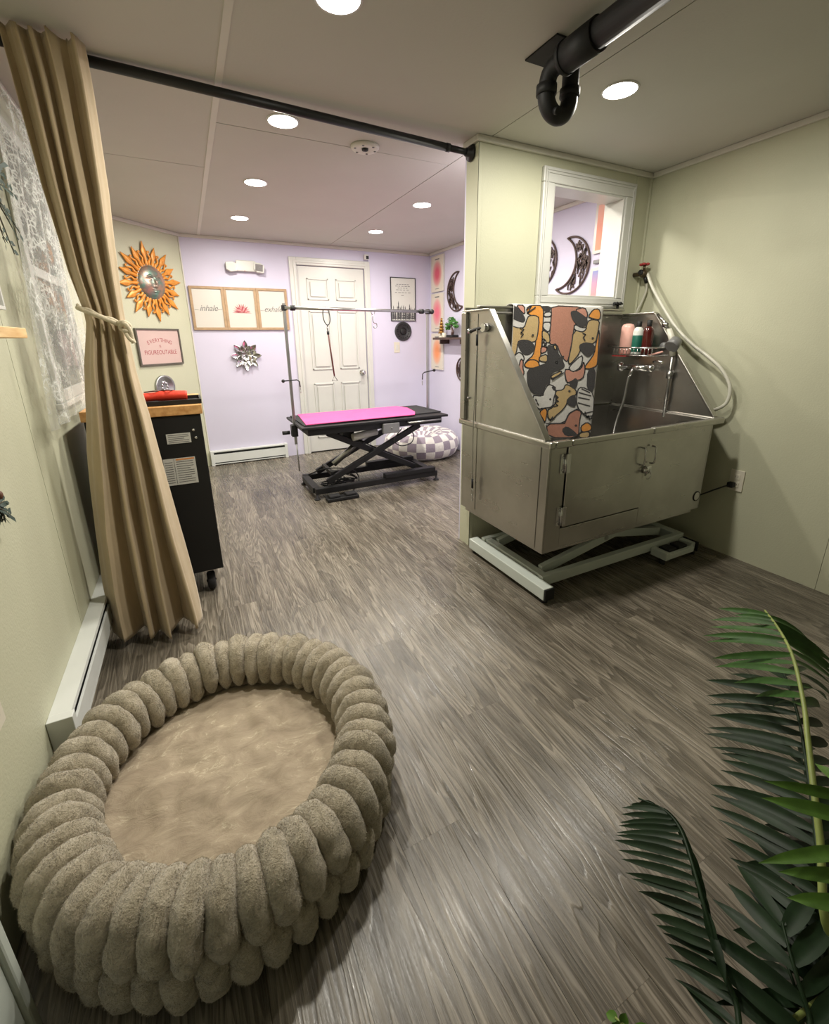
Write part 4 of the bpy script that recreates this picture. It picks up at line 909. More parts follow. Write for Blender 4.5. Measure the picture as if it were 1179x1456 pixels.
for j in range(4):
    cx, cy = .98+.05*j, 3.62+.03*(j % 2); pts = [(cx+(.10+.03*sin(i*1.7+j))*cos(i*.8), cy+(.07+.02*cos(i+j))*sin(i*.8), .012+.02*j+.03*abs(sin(i*.9+j))) for i in range(18)]
    m.tube(smooth_path(pts, 5), .0055, 7)
m.build('coiled_cable', 'black_plastic', gt)
MB().tube(smooth_path([(.80, 3.66, .16), (.92, 3.60, .21), (1.08, 3.58, .20), (1.20, 3.6, .15), (1.22, 3.56, .07), (1.10, 3.42, .02), (1.05, 3.36, .02)]), .005, 7).build('cable_loop', 'black_plastic', gt)
# posts and overhead bar
YPO = 3.70
for x, px, ztop in ((GX0+.012, .728, 1.55), (GX1-.04, 1.995, 1.53)):
    po = MB().box(px-.011, px+.011, YPO-.011, YPO+.011, GZ-.19 if x < 1 else GZ+.0105, ztop).build('arm_post', 'satin_metal', gt, bev=.002)
    MB().box(px-.03, px+.02, YPO-.03, YPO+.03, GZ-.12, GZ-.0205).build('post_clamp', BM, gt, bev=.004) if x < 1 else None
    zb = 1.515 if x < 1 else 1.505
    MB().box(px-.018, px+.018, YPO-.018, YPO+.018, zb-.02, zb+.02).build('bar_clamp', BM, po, bev=.003)
    zk = .96
    a = MB().tube([(px-.055, YPO-.014, zk), (px+.05, YPO-.014, zk+.005), (px+.068, YPO-.014, zk-.01), (px+.072, YPO-.014, zk-.055)] if x < 1 else [(px+.055, YPO-.014, zk+.03), (px-.045, YPO-.014, zk+.015), (px-.062, YPO-.014, zk), (px-.065, YPO-.014, zk-.05)], .005, 8).build('hook_arm', BM, po)
    MB().ell((px-.06, YPO-.014, zk) if x < 1 else (px+.06, YPO-.014, zk+.03), (.014, .014, .014), 12, 8).build('knob', 'black_plastic', a)
    hx = px+.072 if x < 1 else px-.065
    MB().tube([(hx, YPO-.014+.006*sin(i), zk-.06-.010*i) for i in range(5)], .004, 6).build('chain', 'satin_metal', a)
MB().cyl((.69, YPO+.03, GZ-.09), (.63, YPO+.03, GZ-.09), .016, n=12).build('clamp_knob', 'black_plastic', gt)
MB().cyl((.728, YPO-.02, GZ-.19), (.732, YPO-.02, .20), .006, n=8).build('post_rod', 'satin_metal', gt)
MB().cyl((.728, YPO-.022, 1.515), (1.995, YPO-.022, 1.505), .0125).build('overhead_bar', 'satin_metal', gt)
for x in (.79, 1.92): MB().lathe([(0, -.02), (.02, -.018), (.02, .018), (0, .02)], (x, YPO-.022, 1.514 if x < 1 else 1.506), 'x', 12).build('bar_knob', 'black_plastic', gt)
MB().ell((2.02, YPO-.03, 1.505), (.022, .022, .022), 12, 8).build('end_knob', 'black_plastic', gt)
tag(MB().prism([(GX0+.045, GY0+.055), (1.73, GY0+.06), (1.80, GY0+.20), (1.845, GY0+.45), (1.80, GY1-.005), (GX0+.10, GY1-.01)], GZ+.0108, GZ+.016).build('pink_mat', 'pink_mat'), 'bright pink foam mat lying on the grooming table', 'mat')
nz = thing('grooming_loop', 'brown leather grooming loop hanging from the overhead bar', 'leash', (1.055, YPO-.022, 1.50))
MB().tube([(1.05+.028*sin(2*pi*i/20), YPO-.04+.02*cos(2*pi*i/20), 1.455+.068*cos(2*pi*i/20)) for i in range(20)], .004, 6, True).build('bar_loop', BM, nz)
MB().tube([(1.052, YPO-.04, 1.39), (1.052, YPO-.04, 1.36), (1.054, YPO-.04, 1.335)], [.004, .007, .004], 8).build('swivel', 'chrome', nz)
MB().cyl((1.054, YPO-.04, 1.335), (1.085, YPO-.04, .985), .0065, n=8).build('strap', 'leather_brown', nz); MB().cyl((1.054, YPO-.04, 1.34), (1.055, YPO-.04, 1.315), .010, n=8).build('slider', 'black_plastic', nz)
MB().tube([(1.085, YPO-.04, .985), (1.065, YPO-.04, .945), (1.11, YPO-.04, .945)], .004, 6, True).build('snap_ring', BM, nz)
hk = thing('snap_hook', 'small chrome snap hook hanging at the middle of the overhead bar', 'hook', (1.46, YPO-.022, 1.5))
MB().tube([(1.458+.016*sin(2*pi*i/14), YPO-.022, 1.495+.022*cos(2*pi*i/14)) for i in range(14)], .003, 6, True).build('ring', 'chrome', hk)
MB().tube(smooth_path([(1.458, YPO-.022, 1.472), (1.455, YPO-.022, 1.43), (1.468, YPO-.022, 1.405), (1.488, YPO-.022, 1.40), (1.49, YPO-.022, 1.375), (1.468, YPO-.022, 1.365), (1.458, YPO-.022, 1.385)], 4), .004, 7).build('hook', 'chrome', hk)

# ---- checkered pouf
PX, PY = 2.285, 4.40
pf = MB(); NU, NVV = 96, 40
prof = smooth_path([(.30, 0, 0), (.37, 0, .015), (.415, 0, .07), (.425, 0, .14), (.40, 0, .215), (.34, 0, .262), (.27, 0, .272), (.20, 0, .258), (.13, 0, .225), (.08, 0, .20), (.001, 0, .195)], 5)
vs_ = []; nvp = len(prof)
for j, p in enumerate(prof):
    for i in range(NU):
        a = 2*pi*i/NU; r = p.x*(1+.018*noise.noise(Vector((cos(a)*3, sin(a)*3, p.z*8)))); vs_.append(Vector((PX+r*cos(a), PY+r*sin(a), p.z*(1+.06*noise.noise(Vector((cos(a)*2, sin(a)*2, 7)))))))
pf._a(vs_, [(j*NU+i, j*NU+(i+1) % NU, (j+1)*NU+(i+1) % NU, (j+1)*NU+i) for j in range(nvp-1) for i in range(NU)], True); pf._f(range(NU))
po = thing('floor_pouf', 'round plush pouf with grey-lilac and white checks behind the table', 'pouf', (PX, PY, 0))
o = pf.build('cushion', 'checkered_plush', po)
uvl = o.data.uv_layers.new(name='UVMap'); arc = [0]
for p, q in zip(prof, prof[1:]): arc.append(arc[-1]+(q-p).length)
for poly in o.data.polygons:
    for li, vi in zip(poly.loop_indices, poly.vertices):
        j, i = divmod(vi, NU); u_ = i/NU
        if i == 0 and any(w % NU == NU-1 for w in poly.vertices): u_ = 1.0
        uvl.data[li].uv = (u_*26, arc[j]/.095)

# ================================================================== FAR WALL
def pic(name, label, xf, w, h, fmat, pmat, fw_=.012, dep=.018, group=None, cat='picture'):
    t = thing(name, label, cat, xf @ Vector((0, -h/2, 0)), group)
    f = MB()
    for a in ((-w/2, w/2, h/2-fw_, h/2), (-w/2, w/2, -h/2, -h/2+fw_), (-w/2, -w/2+fw_, -h/2+fw_, h/2-fw_), (w/2-fw_, w/2, -h/2+fw_, h/2-fw_)): f.box(a[0], a[1], a[2], a[3], 0, dep)
    f.build('frame', fmat, t, xf=xf, bev=.0015)
    p = MB().box(-w/2+fw_, w/2-fw_, -h/2+fw_, h/2-fw_, 0, dep*.55).build('print', pmat, t, xf=xf)
    return t, p
def flat_print(name, mat, parent, xf, x0, x1, y0, y1, z0, z1):
    m = MB().box(x0, x1, y0, y1, z0, z1); o = m.build(name, mat, parent, xf=xf); uv = o.data.uv_layers.new(name='UVMap')
    for poly in o.data.polygons:
        for li, vi in zip(poly.loop_indices, poly.vertices): uv.data[li].uv = ((m.v[vi].x-x0)/(x1-x0), (m.v[vi].y-y0)/(y1-y0))
    return o
def xtext(body, size, xf, mat, parent, dx=0, dy=0, dz=.011, shear=0, sx=1.0, spacing=1.0):
    m = text_mb(body, size, shear, spacing=spacing)
    return m.build('lettering', mat, parent, xf=xf @ Matrix.Translation((dx, dy, dz)) @ Matrix.Diagonal((sx, 1, 1, 1)))
# three framed prints
PWW = .307
for i, (word, lab) in enumerate((('inhale', 'framed print reading inhale, leftmost of three on the lilac wall'), ('', 'framed pink lotus print between the two word prints'), ('exhale', 'framed print reading exhale, nearest the white door'))):
    xf = FAR(.107+PWW/2+i*(PWW+.001), 1.585)
    t, p = pic('framed_print', lab, xf, PWW, .405, 'frame_oak', 'paper', .024, .022, 'three framed prints')
    if word:
        xtext(word, .078, xf, 'print_grey', p, dz=.0128, shear=.35, sx=.95, spacing=.95)
        m = MB(); s_ = -1 if i == 0 else 1; m.tube([(-.125, -.012, .0128), (-.09, -.014, .0128)], .0012, 5); m.tube([(.085, -.012, .0128), (.125, -.008, .0128)], .0012, 5); m.build('pen_stroke', 'print_dark', p, xf=xf)
    else:
        for ring, (n, ln, wd) in enumerate(((11, .085, .018), (8, .06, .018), (5, .036, .014))):
            for k_ in range(n):
                a = radians(lerp(8, 172, k_/(n-1))); c_, s2 = cos(a), sin(a)
                poly = [(0, 0), (ln*.5*c_-wd*s2*.5, ln*.5*s2+wd*c_*.5), (ln*c_, ln*s2), (ln*.5*c_+wd*s2*.5, ln*.5*s2-wd*c_*.5)]
                MB().prism([(x, y-.03) for x, y in poly], .0124+.0004*ring+.00005*k_, .0127+.0004*ring+.00005*k_).build('petal', 'lotus_pink' if (k_+ring) % 2 else 'print_red', p, xf=xf)
        for k_ in range(6): MB().prism([(x+(k_-2.5)*.026, y) for x, y in ((-.03, -.035-.006*(k_ % 2)), (0, -.031), (.03, -.035-.006*(k_ % 2)), (0, -.041))], .0124, .0126).build('petal', 'lotus_pink', p, xf=xf)
# silver flower
fx = FAR(.557, 1.125); t = thing('metal_flower', 'silver metal flower ornament under the framed prints', 'wall decor', fx @ Vector((0, 0, 0)))
MB().lathe([(0, .03), (.02, .028), (.03, .015), (.03, 0)], (0, 0, 0), n=16).build('centre', 'satin_metal', t, xf=fx)
for ring, (n, r0, ln, wd, dz, tilt) in enumerate(((8, .03, .125, .030, .012, .018), (8, .02, .09, .028, .028, .03), (6, .008, .05, .022, .045, .03))):
    for k_ in range(n):
        a = pi/2+2*pi*(k_+.5*(ring % 2))/n
        def pet(u, v, a=a, r0=r0, ln=ln, wd=wd, dz=dz, tilt=tilt):
            w = wd*sin(pi*min(1, v*1.0))**.8*(1 if v < .5 else 1.0) if 0 < v < 1 else 0
            s_ = (u-.5)*2; r = r0+v*ln; y = s_*w; z = dz+tilt*v*v+.012*(s_*s_)*(1-v)
            return Vector((r*cos(a)-y*sin(a), r*sin(a)+y*cos(a), z))
        o = MB().grid(pet, 7, 9).build('petal', 'chrome', t, xf=fx); sd = o.modifiers.new('t', 'SOLIDIFY'); sd.thickness = .002
# emergency light
ex = FAR(.64, 1.985); t = thing('emergency_light', 'white emergency light with two lamp heads high on the lilac wall', 'light', ex @ Vector((0, 0, 0)))
MB().prism([(-.10, -.05), (.12, -.05), (.10, .05), (-.08, .05)], 0, .05).build('housing', 'white_plastic', t, xf=ex, bev=.008)
for s_ in (-1, 1):
    h = MB().prism([(s_*.085+x, y) for x, y in ((-.05, -.02), (-.015, -.045), (.05, -.042), (.052, .025), (.02, .045), (-.045, .045))], .02, .075).build('lamp_head', 'white_plastic', t, xf=ex @ Matrix.Rotation(-s_*.12, 4, 'Z') @ Matrix.Translation((s_*.045, 0, 0)), bev=.006)
    m = MB().box(s_*.085-.035, s_*.085+.035, -.03, .032, .0755, .078); m.build('lamp_lens', 'paper_white' if s_ < 0 else 'chrome', h, xf=ex @ Matrix.Rotation(-s_*.12, 4, 'Z') @ Matrix.Translation((s_*.045, 0, 0)))
MB().box(-.01, .0, -.049, -.044, .05, .053).build('indicator', 'red_handle', t, xf=ex)
# tree quote print, disc, switch, camera
xf = FAR(2.385, 1.721); t, p = pic('quote_print', 'black framed print with pine trees and a quote beside the door', xf, .325, .482, 'frame_black', 'paper_white', .008, .016)
m = MB(); rnd = random.Random(5)
for i, (y, w, n) in enumerate(((.165, .17, 5), (.145, .20, 5), (.125, .14, 4), (.105, .18, 4), (.075, .21, 5), (.045, .05, 1))):
    x = -w/2
    for k_ in range(n): l = w/n-.008; m.box(x, x+l*rnd.uniform(.7, 1), y-.003, y+.003, .0089, .0094); x += w/n
m.build('quote_lines', 'print_grey', p, xf=xf)
for i in range(15):
    x = -.145+i*.0207+rnd.uniform(-.004, .004); h = rnd.uniform(.07, .13)*(1.35 if i in (4, 8, 11) else 1); m = MB()
    base = -.228
    pts = [(x, base+h+.04)]; nn = 5
    for k_ in range(nn): y = base+h+.04-(k_+1)*(h+.03)/nn; w = .004+.0026*(k_+1); pts += [(x+w, y), (x+w*.45, y+.002)]
    pts += [(x+.002, base), (x-.002, base)]
    for k_ in reversed(range(nn)): y = base+h+.04-(k_+1)*(h+.03)/nn; w = .004+.0026*(k_+1); pts += [(x-w*.45, y+.002), (x-w, y)]
    m.prism(pts[::-1], .0089+.00003*i, .0093+.00003*i); m.build('pine_tree', 'print_dark' if i % 3 else 'print_grey', p, xf=xf)
xf = FAR(2.378, 1.362); t = thing('round_plaque', 'round dark metal plaque hanging under the pine tree print', 'plaque', xf @ Vector((0, -.11, 0)))
MB().lathe([(0, .012), (.085, .012), (.09, .018), (.105, .018), (.11, .012), (.11, 0)], n=36).build('disc', 'frame_black', t, xf=xf)
for k_ in range(16): a = k_*pi/8; MB().ell((.075*cos(a), .075*sin(a), .013), (.009, .009, .005), 8, 6).build('boss', 'black_metal', t, xf=xf)
MB().lathe([(0, .022), (.03, .018), (.045, .012)], n=20).build('centre', 'black_metal', t, xf=xf)
MB().tube([(-.012, .105, .008), (0, .14, .008), (.012, .105, .008)], .003, 6).build('hanger', 'white_plastic', t, xf=xf)
outlet(FAR(2.292, 1.178), 'cream wall switch between the white door and the lilac corner', kind='light_switch')
xf = FAR(1.93, 2.135, .001); t = thing('security_camera', 'tiny white camera cube on the corner of the door casing', 'camera', xf @ Vector((0, 0, 0)))
MB().box(-.03, .02, -.018, .035, .0275, .06).build('housing', 'white_plastic', t, xf=xf, bev=.006); MB().box(-.012, .018, -.012, .02, .0602, .063).build('lens_face', 'black_plastic', t, xf=xf, bev=.003); MB().box(-.01, .01, .0, .02, 0, .0275).build('mount', 'white_plastic', t, xf=xf)

# ================================================================== RIGHT WALL OF THE LILAC ROOM
for z0, z1, mat, lab in ((1.80, 2.19, 'aura_rose', 'top canvas print with a rose glow in the far corner'), (1.355, 1.785, 'aura_pink', 'middle canvas print with a pink glow in the far corner'), (.91, 1.335, 'aura_orange', 'bottom canvas print with an orange glow in the far corner')):
    xf = RIGHT(4.83, (z0+z1)/2); h = z1-z0; w = .285
    t = thing('aura_print', lab, 'print', xf @ Vector((0, -h/2, 0)), 'three glow prints')
    MB().box(-w/2, w/2, -h/2, h/2, 0, .018).build('canvas', 'paper', t, xf=xf, bev=.001)
    p = flat_print('picture', mat, t, xf, -w/2+.006, w/2-.006, -h/2+.006, h/2-.006, .0181, .0186)
    m = MB(); m.box(-.05, .05, h/2-.048, h/2-.036, .0188, .0191); m.box(-.045, .045, -h/2+.03, -h/2+.036, .0188, .0191); m.build('caption_lines', 'print_grey', p, xf=xf)
def crescent(name, label, xf, R, k, full=False, flip=1, group='moon phase wall set'):
    t = thing(name, label, 'wall decor', xf @ Vector((0, -R, 0)), group)
    if full:
        outer = [(R*cos(2*pi*i/64), R*sin(2*pi*i/64)) for i in range(64)]; inside = lambda x, y: x*x+y*y < (R-.006)**2; line = outer
    else:
        c = k*R; r2 = sqrt(R*R+c*c-2*R*c*cos(radians(66)))          # inner circle centre (c,0) towards the opening
        a0 = radians(66); outer = [(R*cos(a0+(2*pi-2*a0)*i/48), R*sin(a0+(2*pi-2*a0)*i/48)) for i in range(49)]
        b0 = atan2(R*sin(a0), R*cos(a0)-c); inner = [(c+r2*cos(-b0+(2*b0-2*pi)*i/40), r2*sin(-b0+(2*b0-2*pi)*i/40)) for i in range(1, 40)]
        line = outer+inner
        inside = lambda x, y: x*x+y*y < (R-.006)**2 and (x-c)**2+y*y > (r2+.006)**2
    line = [(flip*x, y) for x, y in line]; xf = xf @ Matrix.Rotation(flip*.24 if not full else 0, 4, 'Z')
    MB().tube([(x, y, .008) for x, y in line], .008, 8, True).build('rim', 'dark_wood', t, xf=xf)
    rnd = random.Random(int(R*1000)+flip); m = MB(); n = 0
    for tr_ in range(6000):
        x, y = rnd.uniform(-R, R), rnd.uniform(-R, R); a = radians(rnd.choice((55, 70, 80, 100, 118))+rnd.uniform(-12, 12)); l = rnd.uniform(.035, .07)
        x2, y2 = x+l*cos(a), y+l*sin(a)
        if inside(x, y) and inside(x2, y2): m.bar((flip*x, y, .006), (flip*x2, y2, .006), .009, .008); n += 1
        if n > (95 if full else 62): break
    m.build('branch_fretwork', 'dark_wood', t, xf=xf)
crescent('moon_ornament', 'dark fretwork crescent moon on the far lilac wall above the plant shelf', RIGHT(4.41, 1.765), .20, .60, False, 1)
crescent('moon_ornament', 'dark fretwork full moon partly seen through the pass-through', RIGHT(3.11, 1.86), .19, 0, True)
crescent('moon_ornament', 'dark fretwork crescent moon seen whole through the pass-through', RIGHT(2.78, 1.80), .20, .60, False, -1)
crescent('moon_ornament', 'round fretwork plaque low on the lilac wall behind the tub edge', RIGHT(4.26, .94), .13, 0, True, group='moon phase wall set')
# sunset prints through the pass-through
for z0, z1, mat, lab in ((1.845, 2.175, 'sunset_print', 'coral sunset print at the top right of the pass-through view'), (1.40, 1.75, 'dusk_print', 'blue and coral dusk print at the lower right of the pass-through view')):
    xf = RIGHT(2.395, (z0+z1)/2); h = z1-z0; w = .31
    t = thing('sunset_print', lab, 'print', xf @ Vector((0, -h/2, 0)), 'sunset prints')
    MB().box(-w/2, w/2, -h/2, h/2, 0, .018).build('canvas', 'paper', t, xf=xf)
    flat_print('picture', mat, t, xf, -w/2+.02, w/2-.02, -h/2+.02, h/2-.02, .0181, .0188)
tag(MB().box(-.02, .05, -.012, .012, 0, .02).build('wall_hook', 'grey_plastic', xf=RIGHT(2.515, 1.79), bev=.003), 'small grey bracket between the two sunset prints', 'bracket')
# shelf with bonsai
ys0, ys1 = 4.02, 4.70
sf = thing('wall_shelf', 'dark wooden wall shelf in the far lilac corner', 'shelf', (XR, 4.4, 1.262))
MB().box(XR-.15, XR-.0005, ys0, ys1, 1.262, 1.285).build('board', 'dark_wood', sf, bev=.002)
for y in (4.15, 4.58): MB().box(XR-.12, XR-.0005, y-.008, y+.008, 1.215, 1.2615).build('bracket', 'dark_wood', sf)
bz = thing('bonsai', 'small artificial bonsai in a dark pot on the wall shelf', 'plant', (2.66, 4.36, 1.2855))
MB().box(2.615, 2.705, 4.30, 4.42, 1.2855, 1.312).build('pot', 'black_plastic', bz, bev=.006)
MB().tube(smooth_path([(2.66, 4.36, 1.312), (2.655, 4.345, 1.35), (2.66, 4.375, 1.39), (2.66, 4.38, 1.43)]), [.016]*8+[.011]*8+[.008]*8+[.006], 8).build('trunk', 'dark_wood', bz)
rnd = random.Random(2)
for (dx, dy, dz, r) in ((0, .06, .135, .05), (0, -.03, .155, .045), (0, .02, .19, .05), (.0, .10, .10, .035), (0, -.07, .115, .03)):
    m = MB()
    for i in range(60):
        p = Vector((rnd.gauss(0, 1), rnd.gauss(0, 1), rnd.gauss(0, 1))).normalized()*r*rnd.uniform(.5, 1); p.z *= .55; c = Vector((2.66+dx, 4.36+dy, 1.285+dz))+p
        m.ell(c, (.011, .011, .006), 6, 4)
    m.build('foliage_pad', 'bonsai_green', bz)
tg = thing('cone_tree', 'small gold cone tree ornament on the wall shelf', 'ornament', (2.66, 4.60, 1.2855))
MB().lathe([(0, 0), (.032, 0), (.032, .01), (.012, .014), (.012, .045), (0, .045)], (2.66, 4.60, 1.2855), n=14).build('stand', 'cream_plastic', tg)
for k_ in range(5): MB().lathe([(.044-.0075*k_, .045+.032*k_), (.010, .045+.032*k_+.040), (0, .045+.032*k_+.042)], (2.66, 4.60, 1.2855), n=14).build('tier', 'gold', tg)
tag(MB().lathe([(0, 0), (.024, 0), (.026, .004), (.026, .05), (.022, .052), (0, .052)], (2.65, 4.52, 1.2855), n=16).build('candle', 'cream_plastic'), 'short cream candle between the cone tree and the bonsai', 'candle')

# ================================================================== DIAGONAL WALL
xf = DIAG(-.395, 1.772); t = thing('sun_ornament', 'orange metal sun with a calm face on the sage diagonal wall', 'wall decor', xf @ Vector((0, -.3, 0)))
face = MB(); FR = .138
def fz(x, y):
    r = hypot(x, y)/FR; z = .02+.045*max(0, 1-r*r)**.6
    z += .018*math.exp(-(x/.014)**2)*math.exp(-((y+.005)/.035)**2)                     # nose
    z += .008*math.exp(-((y+.038)/.010)**2)*math.exp(-(x/.022)**2)                       # nostrils
    for s_ in (-1, 1):
        z -= .010*math.exp(-(((x-s_*.045)/.026)**2+((y-.022)/.016)**2))                  # sockets
        z += .009*math.exp(-(((x-s_*.045)/.018)**2+((y-.018)/.009)**2))                  # lids
        z += .008*math.exp(-((y-.050+.35*abs(x-s_*.04))/.007)**2)*math.exp(-((x-s_*.042)/.032)**2)   # brows
        z += .006*math.exp(-(((x-s_*.065)/.03)**2+((y+.03)/.03)**2))
    z += .008*math.exp(-((y+.064-.35*abs(x)*.5)/.006)**2)*math.exp(-(x/.034)**2); z += .009*math.exp(-((y+.077)/.006)**2)*math.exp(-(x/.022)**2); z += .006*math.exp(-((y+.105)/.016)**2)*math.exp(-(x/.02)**2)
    return z
face.grid(lambda u, v: Vector((FR*v*cos(2*pi*u), FR*v*sin(2*pi*u), fz(FR*v*cos(2*pi*u), FR*v*sin(2*pi*u)))), 96, 44, True, True)
face.build('face', 'verdigris', t, xf=xf)
MB().lathe([(FR+.006, .0), (FR+.008, .018), (FR, .024), (FR-.006, .018)], n=48).build('face_rim', 'verdigris', t, xf=xf)
for k_ in range(16):
    a = pi/2+2*pi*k_/16+.1
    L = .325 if k_ % 2 == 0 else .30
    R_ = Matrix.Rotation(a, 4, 'Z')
    def dia(u, v, L=L):
        r = lerp(.13, L, v); w = table([(0, .018), (.35, .011), (.58, .029), (1, .001)], v); s_ = (u-.5)*2
        return Vector((r, s_*w, .012+.012*(1-abs(s_))*(1-v*.6)))
    o = MB().grid(dia, 7, 14).build('ray', 'sun_orange', t, xf=xf @ R_); sd = o.modifiers.new('t', 'SOLIDIFY'); sd.thickness = .003
    a2 = a+pi/16; R2 = Matrix.Rotation(a2, 4, 'Z')
    pts = [(.13, 0, .012), (.165, .008, .014), (.195, -.008, .014), (.222, .006, .014), (.245, .014, .013), (.252, .001, .013), (.240, -.004, .013)]
    MB().tube(smooth_path(pts, 4), [.012]*6+[.009]*6+[.006]*12+[.004], 8).build('curl_ray', 'sun_orange', t, xf=xf @ R2)
# sign
xf = DIAG(-.412, 1.23); t, p = pic('word_sign', 'framed blush sign reading EVERYTHING IS FIGUREOUTABLE under the sun', xf, .468, .318, 'frame_dark', 'paper_blush', .014, .022)
word = 'EVERYTHING'
ws = [.028*(0.5 if c_ == 'I' else 1) for c_ in word]; tot = sum(ws); x = -tot/2
for c_, w in zip(word, ws):
    xc = x+w/2; a = -xc/.33; m = text_mb(c_, .046)
    m.build('lettering', 'print_red', p, xf=xf @ Matrix.Translation((xc, .058-.5*xc*xc/.33, .0128)) @ Matrix.Rotation(a, 4, 'Z') @ Matrix.Diagonal((.92, 1, 1, 1))); x += w
xtext('IS', .030, xf, 'print_red', p, dy=.005, dz=.0128); xtext('FIGUREOUTABLE', .052, xf, 'print_red', p, dy=-.048, dz=.0128, sx=.88)
xf = DIAG(-.43, .875); t = thing('silver_plate', 'round silver embossed plate on the diagonal wall above the cart', 'plate', xf @ Vector((0, -.1, 0)))
MB().lathe([(0, .010), (.078, .010), (.086, .018), (.104, .020), (.106, .012), (.106, 0)], n=40).build('dish', 'satin_metal', t, xf=xf)
for k_ in range(9): a = k_*2*pi/9; MB().ell((.04*cos(a)*.7, .04*sin(a), .011), (.012, .018, .005), 10, 6).build('embossed_leaf', 'chrome', t, xf=xf)

# ================================================================== LEFT WALL BITS
sh_ = thing('wood_ledge', 'pale pine ledge at the left edge on the sage wall', 'shelf', (XL, 1.5, 1.29))
MB().box(XL+.0005, -.385, 1.10, 1.62, 1.285, 1.312).build('board', 'pine', sh_, bev=.002)
for y in (1.2, 1.45): MB().box(XL+.0005, -.42, y-.01, y+.01, 1.25, 1.2848).build('bracket', 'pine', sh_)
pc = onx(9, 441, XL+.02)
t, p = pic('pale_panel', 'corner of a pale framed panel at the left edge above the ledge', LEFT(pc.y-.15, pc.z+.2, .0005), .30, .40, 'white_trim', 'paper_white', .012, .02)
outlet(LEFT(1.155, .475, .0005), 'cream wall outlet at the left edge above the dog bed')
rnd = random.Random(4)
def sprig(name, label, c, n, spread, leafmat, leaf, cat, dirs):
    t = thing(name, label, cat, c)
    for i in range(n):
        d = Vector(dirs[i % len(dirs)]).normalized()+Vector((rnd.uniform(-.2, .2), rnd.uniform(-.35, .35), rnd.uniform(-.35, .35))); d.normalize()
        L = spread*rnd.uniform(.7, 1.05); pts = [Vector(c)+d*L*q+Vector((0, 0, -.25*L*q*q)) for q in (0, .3, .6, 1)]
        st = MB().tube(pts, [.003, .0025, .002, .001], 6).build('twig', 'twig', t); m = MB()
        for q in range(16):
            f_ = .15+.85*q/15; p = Vector(c)+d*L*f_+Vector((0, 0, -.25*L*f_*f_)); s_ = 1 if q % 2 else -1
            sd_ = d.cross(Vector((1, 0, .3))).normalized()*s_+d*.7+Vector((rnd.uniform(-.3, .3), 0, 0)); sd_.normalize(); ll = leaf*rnd.uniform(.7, 1.1); wv = d.cross(sd_).normalized().cross(sd_)*ll*.30
            m._a([p, p+sd_*ll*.5+wv, p+sd_*ll, p+sd_*ll*.5-wv], [(0, 1, 2, 3)])
        m.build('needle_leaves', leafmat, st)
    return t
gp = onx(-22, 258, -.44)
sprig('greenery_spray', 'artificial blue-green greenery spray at the left edge by the lace', tuple(gp), 12, .17, 'eucalyptus', .03, 'greenery', ((.0, 1, .55), (0, 1, .1), (0, .9, -.35), (.1, .5, -.9), (0, .6, .6)))
fp_ = onx(-6, 722, -.485)
sprig('dried_flower_spray', 'small dark dried flower spray at the left edge on the sage wall', tuple(fp_), 7, .055, 'eucalyptus', .022, 'greenery', ((0, 1, -.2), (0, 1, .5), (0, .4, -1)))
tag(MB().ell(onx(-1, 704, -.48), (.008, .010, .012), 10, 8).build('dried_berry', 'berry_brown'), 'small brown dried berry at the left edge above the dried flowers', 'berry')

# ================================================================== PALM PLANT
PB = Vector((1.02, .10, 0))
pt_ = thing('potted_palm', 'artificial areca palm with shade-darkened fronds at the lower right', 'plant', PB)
MB().lathe([(0, 0), (.11, 0), (.125, .01), (.15, .26), (.158, .275), (.148, .28), (.138, .262), (0, .255)], PB, n=32).build('pot', 'pot_grey', pt_)
MB().lathe([(0, .262), (.13, .2605), (.137, .2585)], PB, n=24).build('soil', 'soil', pt_)
def pxz(u, v, z): return onz(u, v, z)
def leaflet(base, tip, width, sag, nrm, mat, parent, fold=.25):
    base, tip = Vector(base), Vector(tip); nrm = ((CAM-base).normalized()*.8+Vector(nrm).normalized()*.5+Vector((random.uniform(-.35, .35), random.uniform(-.35, .35), random.uniform(-.2, .2)))).normalized(); d = tip-base; L = d.length; sd_ = d.cross(nrm).normalized(); n2 = sd_.cross(d).normalized()
    m = MB()
    def f(u, v):
        w = width*table([(0, .45), (.15, .85), (.35, 1), (.7, .75), (1, .02)], v); s_ = (u-.5)*2
        return base+d*v+n2*(sag*L*4*v*(1-v)*.5)+Vector((0, 0, -.06*L*v*v))+sd_*s_*w*.5+n2*abs(s_)*w*fold*.5
    m.grid(f, 5, 9); return m.build('leaflet', mat, parent)
def frond(stem_pts, leaf_from, lefts, rights, mat, stemmat='palm_stem', r=.006, width=.024, nrm=(0, -.3, 1), dense=False):
    P = smooth_path(stem_pts, 8); n = len(P)
    st = MB().tube(P, [lerp(r, r*.35, i/(n-1)) for i in range(n)], 8).build('frond', stemmat, pt_)
    def at(q): i = min(n-1, max(0, q*(n-1))); a = int(i); b = min(n-1, a+1); return P[a].lerp(P[b], i-a)
    lefts = lefts+[((q0+q1)/2, (Vector(t0)+Vector(t1))/2+Vector((0, 0, random.uniform(-.02, .01)))) for (q0, t0), (q1, t1) in zip(lefts, lefts[1:])] if dense else lefts
    for q, tip in lefts+rights: leaflet(at(q), tip, width*random.uniform(.85, 1.15), random.uniform(.04, .10), nrm, mat, st)
    return st
crown = PB+Vector((0, 0, .30))
